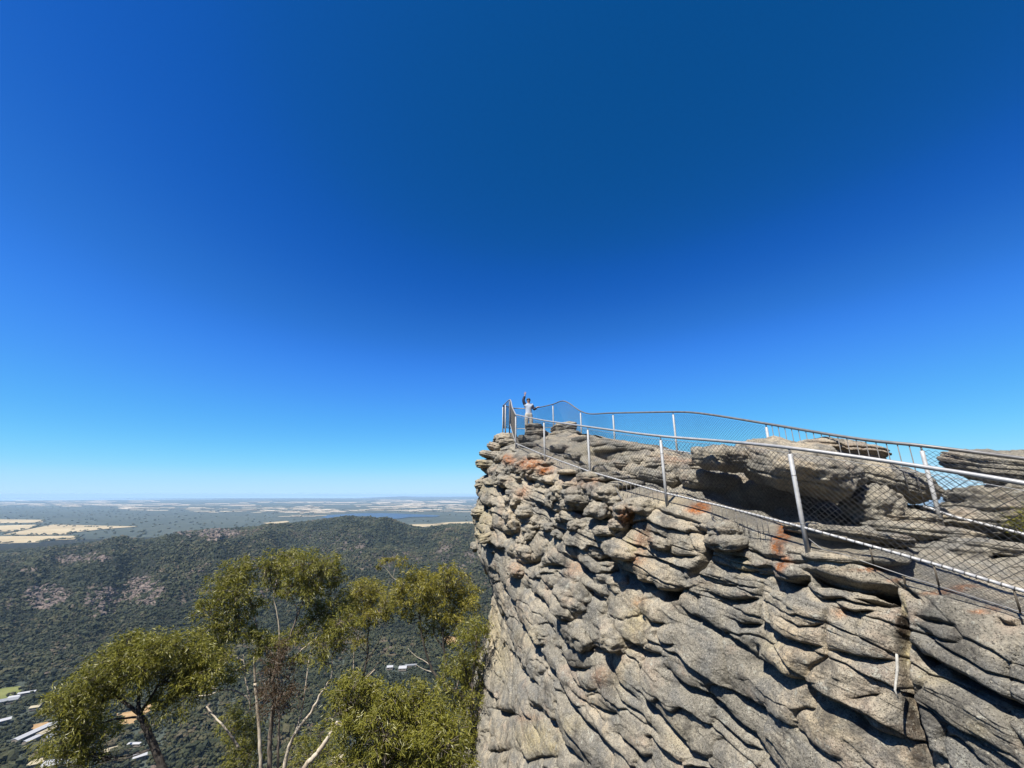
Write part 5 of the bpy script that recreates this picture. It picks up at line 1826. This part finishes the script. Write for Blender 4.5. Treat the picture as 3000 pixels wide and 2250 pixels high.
# person faces -Y (towards the camera); image left is the person's right, x < 0
J = {
    'pelvis': (0, 0, .95), 'waist': (0, .005, 1.08), 'chest': (0, .01, 1.28), 'upper': (0, .015, 1.40), 'neck': (0, .005, 1.49), 'chin': (0, -.015, 1.56), 'head': (0, -.008, 1.63), 'crown': (0, .0, 1.685),
    'shr': (-.17, .01, 1.42), 'elr': (-.25, -.02, 1.63), 'wrr': (-.17, -.05, 1.85), 'har': (-.155, -.055, 1.92),
    'shl': (.17, .01, 1.41), 'ell': (.25, -.02, 1.20), 'wrl': (.36, -.10, 1.29), 'hal': (.42, -.12, 1.31),
    'hir': (-.09, 0, .90), 'knr': (-.11, -.02, .50), 'anr': (-.12, .02, .09), 'tor': (-.13, -.13, .03),
    'hil': (.09, 0, .90), 'knl': (.12, -.02, .50), 'anl': (.15, .02, .09), 'tol': (.17, -.12, .03),
}
rad = {'pelvis': (.135, .10), 'waist': (.125, .095), 'chest': (.145, .105), 'upper': (.12, .085), 'neck': .052, 'chin': (.058, .066), 'head': (.074, .088), 'crown': (.055, .066),
       'shr': .062, 'elr': .043, 'wrr': .029, 'har': (.036, .018), 'shl': .062, 'ell': .043, 'wrl': .029, 'hal': (.036, .018),
       'hir': .085, 'knr': .058, 'anr': .040, 'tor': .032, 'hil': .085, 'knl': .058, 'anl': .040, 'tol': .032}
names = list(J)
E = [('pelvis', 'waist'), ('waist', 'chest'), ('chest', 'upper'), ('upper', 'neck'), ('neck', 'chin'), ('chin', 'head'), ('head', 'crown'), ('upper', 'shr'), ('shr', 'elr'), ('elr', 'wrr'), ('wrr', 'har'),
     ('upper', 'shl'), ('shl', 'ell'), ('ell', 'wrl'), ('wrl', 'hal'), ('pelvis', 'hir'), ('hir', 'knr'), ('knr', 'anr'), ('anr', 'tor'), ('pelvis', 'hil'), ('hil', 'knl'), ('knl', 'anl'), ('anl', 'tol')]
V_ = [np.array(J[n]) for n in names]
Rr = [rad[n] for n in names]
Ei = [(names.index(a), names.index(b)) for a, b in E]


def add_fingers(hand, dirn, side, curl):
    h = np.array(J[hand])
    d = np.array(dirn, float)
    d /= np.linalg.norm(d)
    s = np.array(side, float)
    s -= d * (s @ d)
    s /= np.linalg.norm(s)
    c = np.cross(d, s)
    hi = names.index(hand)
    for k, (o, l) in enumerate(zip((-.030, -.010, .010, .028), (.070, .082, .076, .060))):
        a = h + s * o + d * .02
        b = a + (d + s * o * 3) * l * .5
        e = b + (d * (1 - curl) + c * curl + s * o * 4) * l * .5
        n = len(V_)
        V_.extend([a, b, e])
        Rr.extend([.0095, .0088, .0075])
        Ei.extend([(hi, n), (n, n + 1), (n + 1, n + 2)])
    a = h - d * .02 - s * .036
    b = a + (d * .6 - s) * .03
    e = b + (d - s * .3) * .028
    n = len(V_)
    V_.extend([a, b, e])
    Rr.extend([.012, .010, .0085])
    Ei.extend([(hi, n), (n, n + 1), (n + 1, n + 2)])


add_fingers('har', (.1, 0, 1), (1, .1, 0), .15)
add_fingers('hal', (1, -.25, .05), (0, -1, .2), .55)
nose = len(V_)
V_.append(np.array([0, -.105, 1.60]))
Rr.append((.012, .014))
Ei.append((names.index('head'), nose))
for sx in (-1, 1):
    V_.append(np.array([sx * .082, .0, 1.605]))
    Rr.append((.010, .018))
    Ei.append((names.index('head'), len(V_) - 1))
skin_mesh('body', V_, Ei, Rr, M['skin'], per)


def sub_skin(name, keys, edges, grow, mat):
    v = [np.array(J[k]) for k in keys]
    r_ = []
    for k in keys:
        a = rad[k]
        r_.append((a + grow, a + grow) if np.isscalar(a) else (a[0] + grow, a[1] + grow))
    return skin_mesh(name, v, [(keys.index(a), keys.index(b)) for a, b in edges], r_, mat, per)


J['belt'], rad['belt'] = (0, 0, 1.10), (.118, .092)
J['hem'], rad['hem'] = (0, 0, .86), (.150, .112)
J['neck0'], rad['neck0'] = (0, .012, 1.465), .070
for sd_, sh, el in (('r', 'shr', 'elr'), ('l', 'shl', 'ell')):
    J['in' + sd_], rad['in' + sd_] = tuple(np.array(J[sh]) * .55 + np.array(J['upper']) * .45), .070
    J['mid' + sd_], rad['mid' + sd_] = tuple(np.array(J[sh]) * .7 + np.array(J[el]) * .3), .056
sub_skin('top', ['hem', 'waist', 'chest', 'upper', 'neck0', 'shr', 'midr', 'shl', 'midl'], [('hem', 'waist'), ('waist', 'chest'), ('chest', 'upper'), ('upper', 'neck0'), ('upper', 'shr'), ('shr', 'midr'), ('upper', 'shl'), ('shl', 'midl')], .020, M['shirt'])
J['wr2'], rad['wr2'] = tuple(np.array(J['elr']) * .08 + np.array(J['wrr']) * .92), .036
J['wl2'], rad['wl2'] = tuple(np.array(J['ell']) * .08 + np.array(J['wrl']) * .92), .036
sub_skin('sleeve', ['inr', 'shr', 'elr', 'wr2'], [('inr', 'shr'), ('shr', 'elr'), ('elr', 'wr2')], .027, M['sleeve'])
sub_skin('sleeve', ['inl', 'shl', 'ell', 'wl2'], [('inl', 'shl'), ('shl', 'ell'), ('ell', 'wl2')], .027, M['sleeve'])
sub_skin('trousers', ['belt', 'pelvis', 'hir', 'knr', 'anr', 'hil', 'knl', 'anl'], [('belt', 'pelvis'), ('pelvis', 'hir'), ('hir', 'knr'), ('knr', 'anr'), ('pelvis', 'hil'), ('hil', 'knl'), ('knl', 'anl')], .026, M['trouser'])
sub_skin('shoe', ['anr', 'tor'], [('anr', 'tor')], .012, M['shoe'])
sub_skin('shoe', ['anl', 'tol'], [('anl', 'tol')], .012, M['shoe'])
Vh, Fh = ico(3)
Vh = Vh * [.094, .110, .096] + [0, .006, 1.645]
keepf = [f for f in Fh if all((Vh[i][2] > 1.628) or (Vh[i][1] > -.02) for i in f)]
hair = mesh_np('hair', Vh + .006 * fbm(Vh * 40, 2)[:, None], np.array(keepf), M['hair'], True, per)
sol = hair.modifiers.new('solid', 'SOLIDIFY')
sol.thickness = .012
for sx in (-1, 1):
    Ve, Fe = ico(2)
    mesh_np('eye', Ve * .010 + [sx * .030, -.086, 1.625], Fe, M['eye'], True, per)
Ve, Fe = ico(2)
mesh_np('mouth', Ve * [.022, .006, .006] + [0, -.078, 1.565], Fe, simple('lips', (.30, .13, .11), .5), True, per)
# ------------------------------------------------------------------ THE AIR
k = NT('haze')
k.t.nodes.remove(k.b)
pv = k.n('ShaderNodeVolumePrincipled')
pv.inputs['Color'].default_value = (.50, .75, 1.0, 1)
pv.inputs['Density'].default_value = 3.5e-5
pv.inputs['Anisotropy'].default_value = 0.0
k.l(pv.outputs[0], k.out.inputs['Volume'])
bx = MB()
bx.box((0, 8000, -146.5), (220000, 220000, 313))
hz = bx.build('haze', k.m, None, False)
tag(hz, kind='stuff')
cam = bpy.data.cameras.new('camera')
cam.sensor_fit = 'HORIZONTAL'
cam.sensor_width = 36
cam.lens = 36 * F / 3000
cam.clip_start = 0.05
cam.clip_end = 200000
co = bpy.data.objects.new('camera', cam)
co.rotation_euler = (R(90) + PITCH, 0, 0)
col.objects.link(co)
scene.camera = co

SUN_TO = Vector((-0.34, -0.40, 0.86)).normalized()
elev = math.asin(SUN_TO.z)
azim = math.atan2(SUN_TO.x, SUN_TO.y)
sun = bpy.data.lights.new('sun', 'SUN')
sun.energy = 5.0
sun.angle = R(0.53)
sun.color = (1.0, 0.94, 0.84)
so = bpy.data.objects.new('sun', sun)
so.rotation_euler = (-SUN_TO).to_track_quat('-Z', 'Y').to_euler()
col.objects.link(so)

w = bpy.data.worlds.new('World')
scene.world = w
w.use_nodes = True
nt = w.node_tree
bg = nt.nodes['Background']
sky = nt.nodes.new('ShaderNodeTexSky')
sky.sky_type = 'NISHITA'
sky.sun_disc = False
sky.sun_elevation = elev
sky.sun_rotation = azim
sky.altitude = 700
sky.air_density = 0.7
sky.dust_density = 0.0
sky.ozone_density = 8.0
sc1 = nt.nodes.new('ShaderNodeVectorMath')
sc1.operation = 'SCALE'
sc1.inputs['Scale'].default_value = 0.1
cu = nt.nodes.new('ShaderNodeRGBCurve')
cu.mapping.use_clip = False
cu.mapping.extend = 'HORIZONTAL'
CURV = [[(0, 0), (.036, .003), (.048, .008), (.061, .022), (.091, .060), (.147, .115), (.266, .26), (.392, .42), (.60, .52), (1, .55)],
        [(0, 0), (.074, .076), (.087, .088), (.10, .106), (.127, .165), (.181, .29), (.287, .470), (.462, .68), (.60, .76), (1, .80)],
        [(0, 0), (.178, .28), (.209, .36), (.235, .47), (.292, .63), (.397, .90), (.552, .97), (.708, 1.0), (1, 1.0)]]
for c3, pts in zip(cu.mapping.curves, CURV):
    for k_, (x_, y_) in enumerate(pts):
        if k_ < 2:
            c3.points[k_].location = (x_, y_)
        else:
            c3.points.new(x_, y_)
cu.mapping.update()
sc2 = nt.nodes.new('ShaderNodeVectorMath')
sc2.operation = 'SCALE'
sc2.inputs['Scale'].default_value = 10.0 / 2 ** 1.15
nt.links.new(sky.outputs[0], sc1.inputs[0])
nt.links.new(sc1.outputs[0], cu.inputs['Color'])
nt.links.new(cu.outputs[0], sc2.inputs[0])
nt.links.new(sc2.outputs[0], bg.inputs['Color'])
bg.inputs['Strength'].default_value = 0.1

scene.view_settings.view_transform = 'Standard'
scene.view_settings.look = 'None'
scene.view_settings.exposure = 1.15
scene.view_settings.gamma = 1
scene.cycles.use_denoising = True
scene.cycles.max_bounces = 8
scene.cycles.volume_bounces = 0
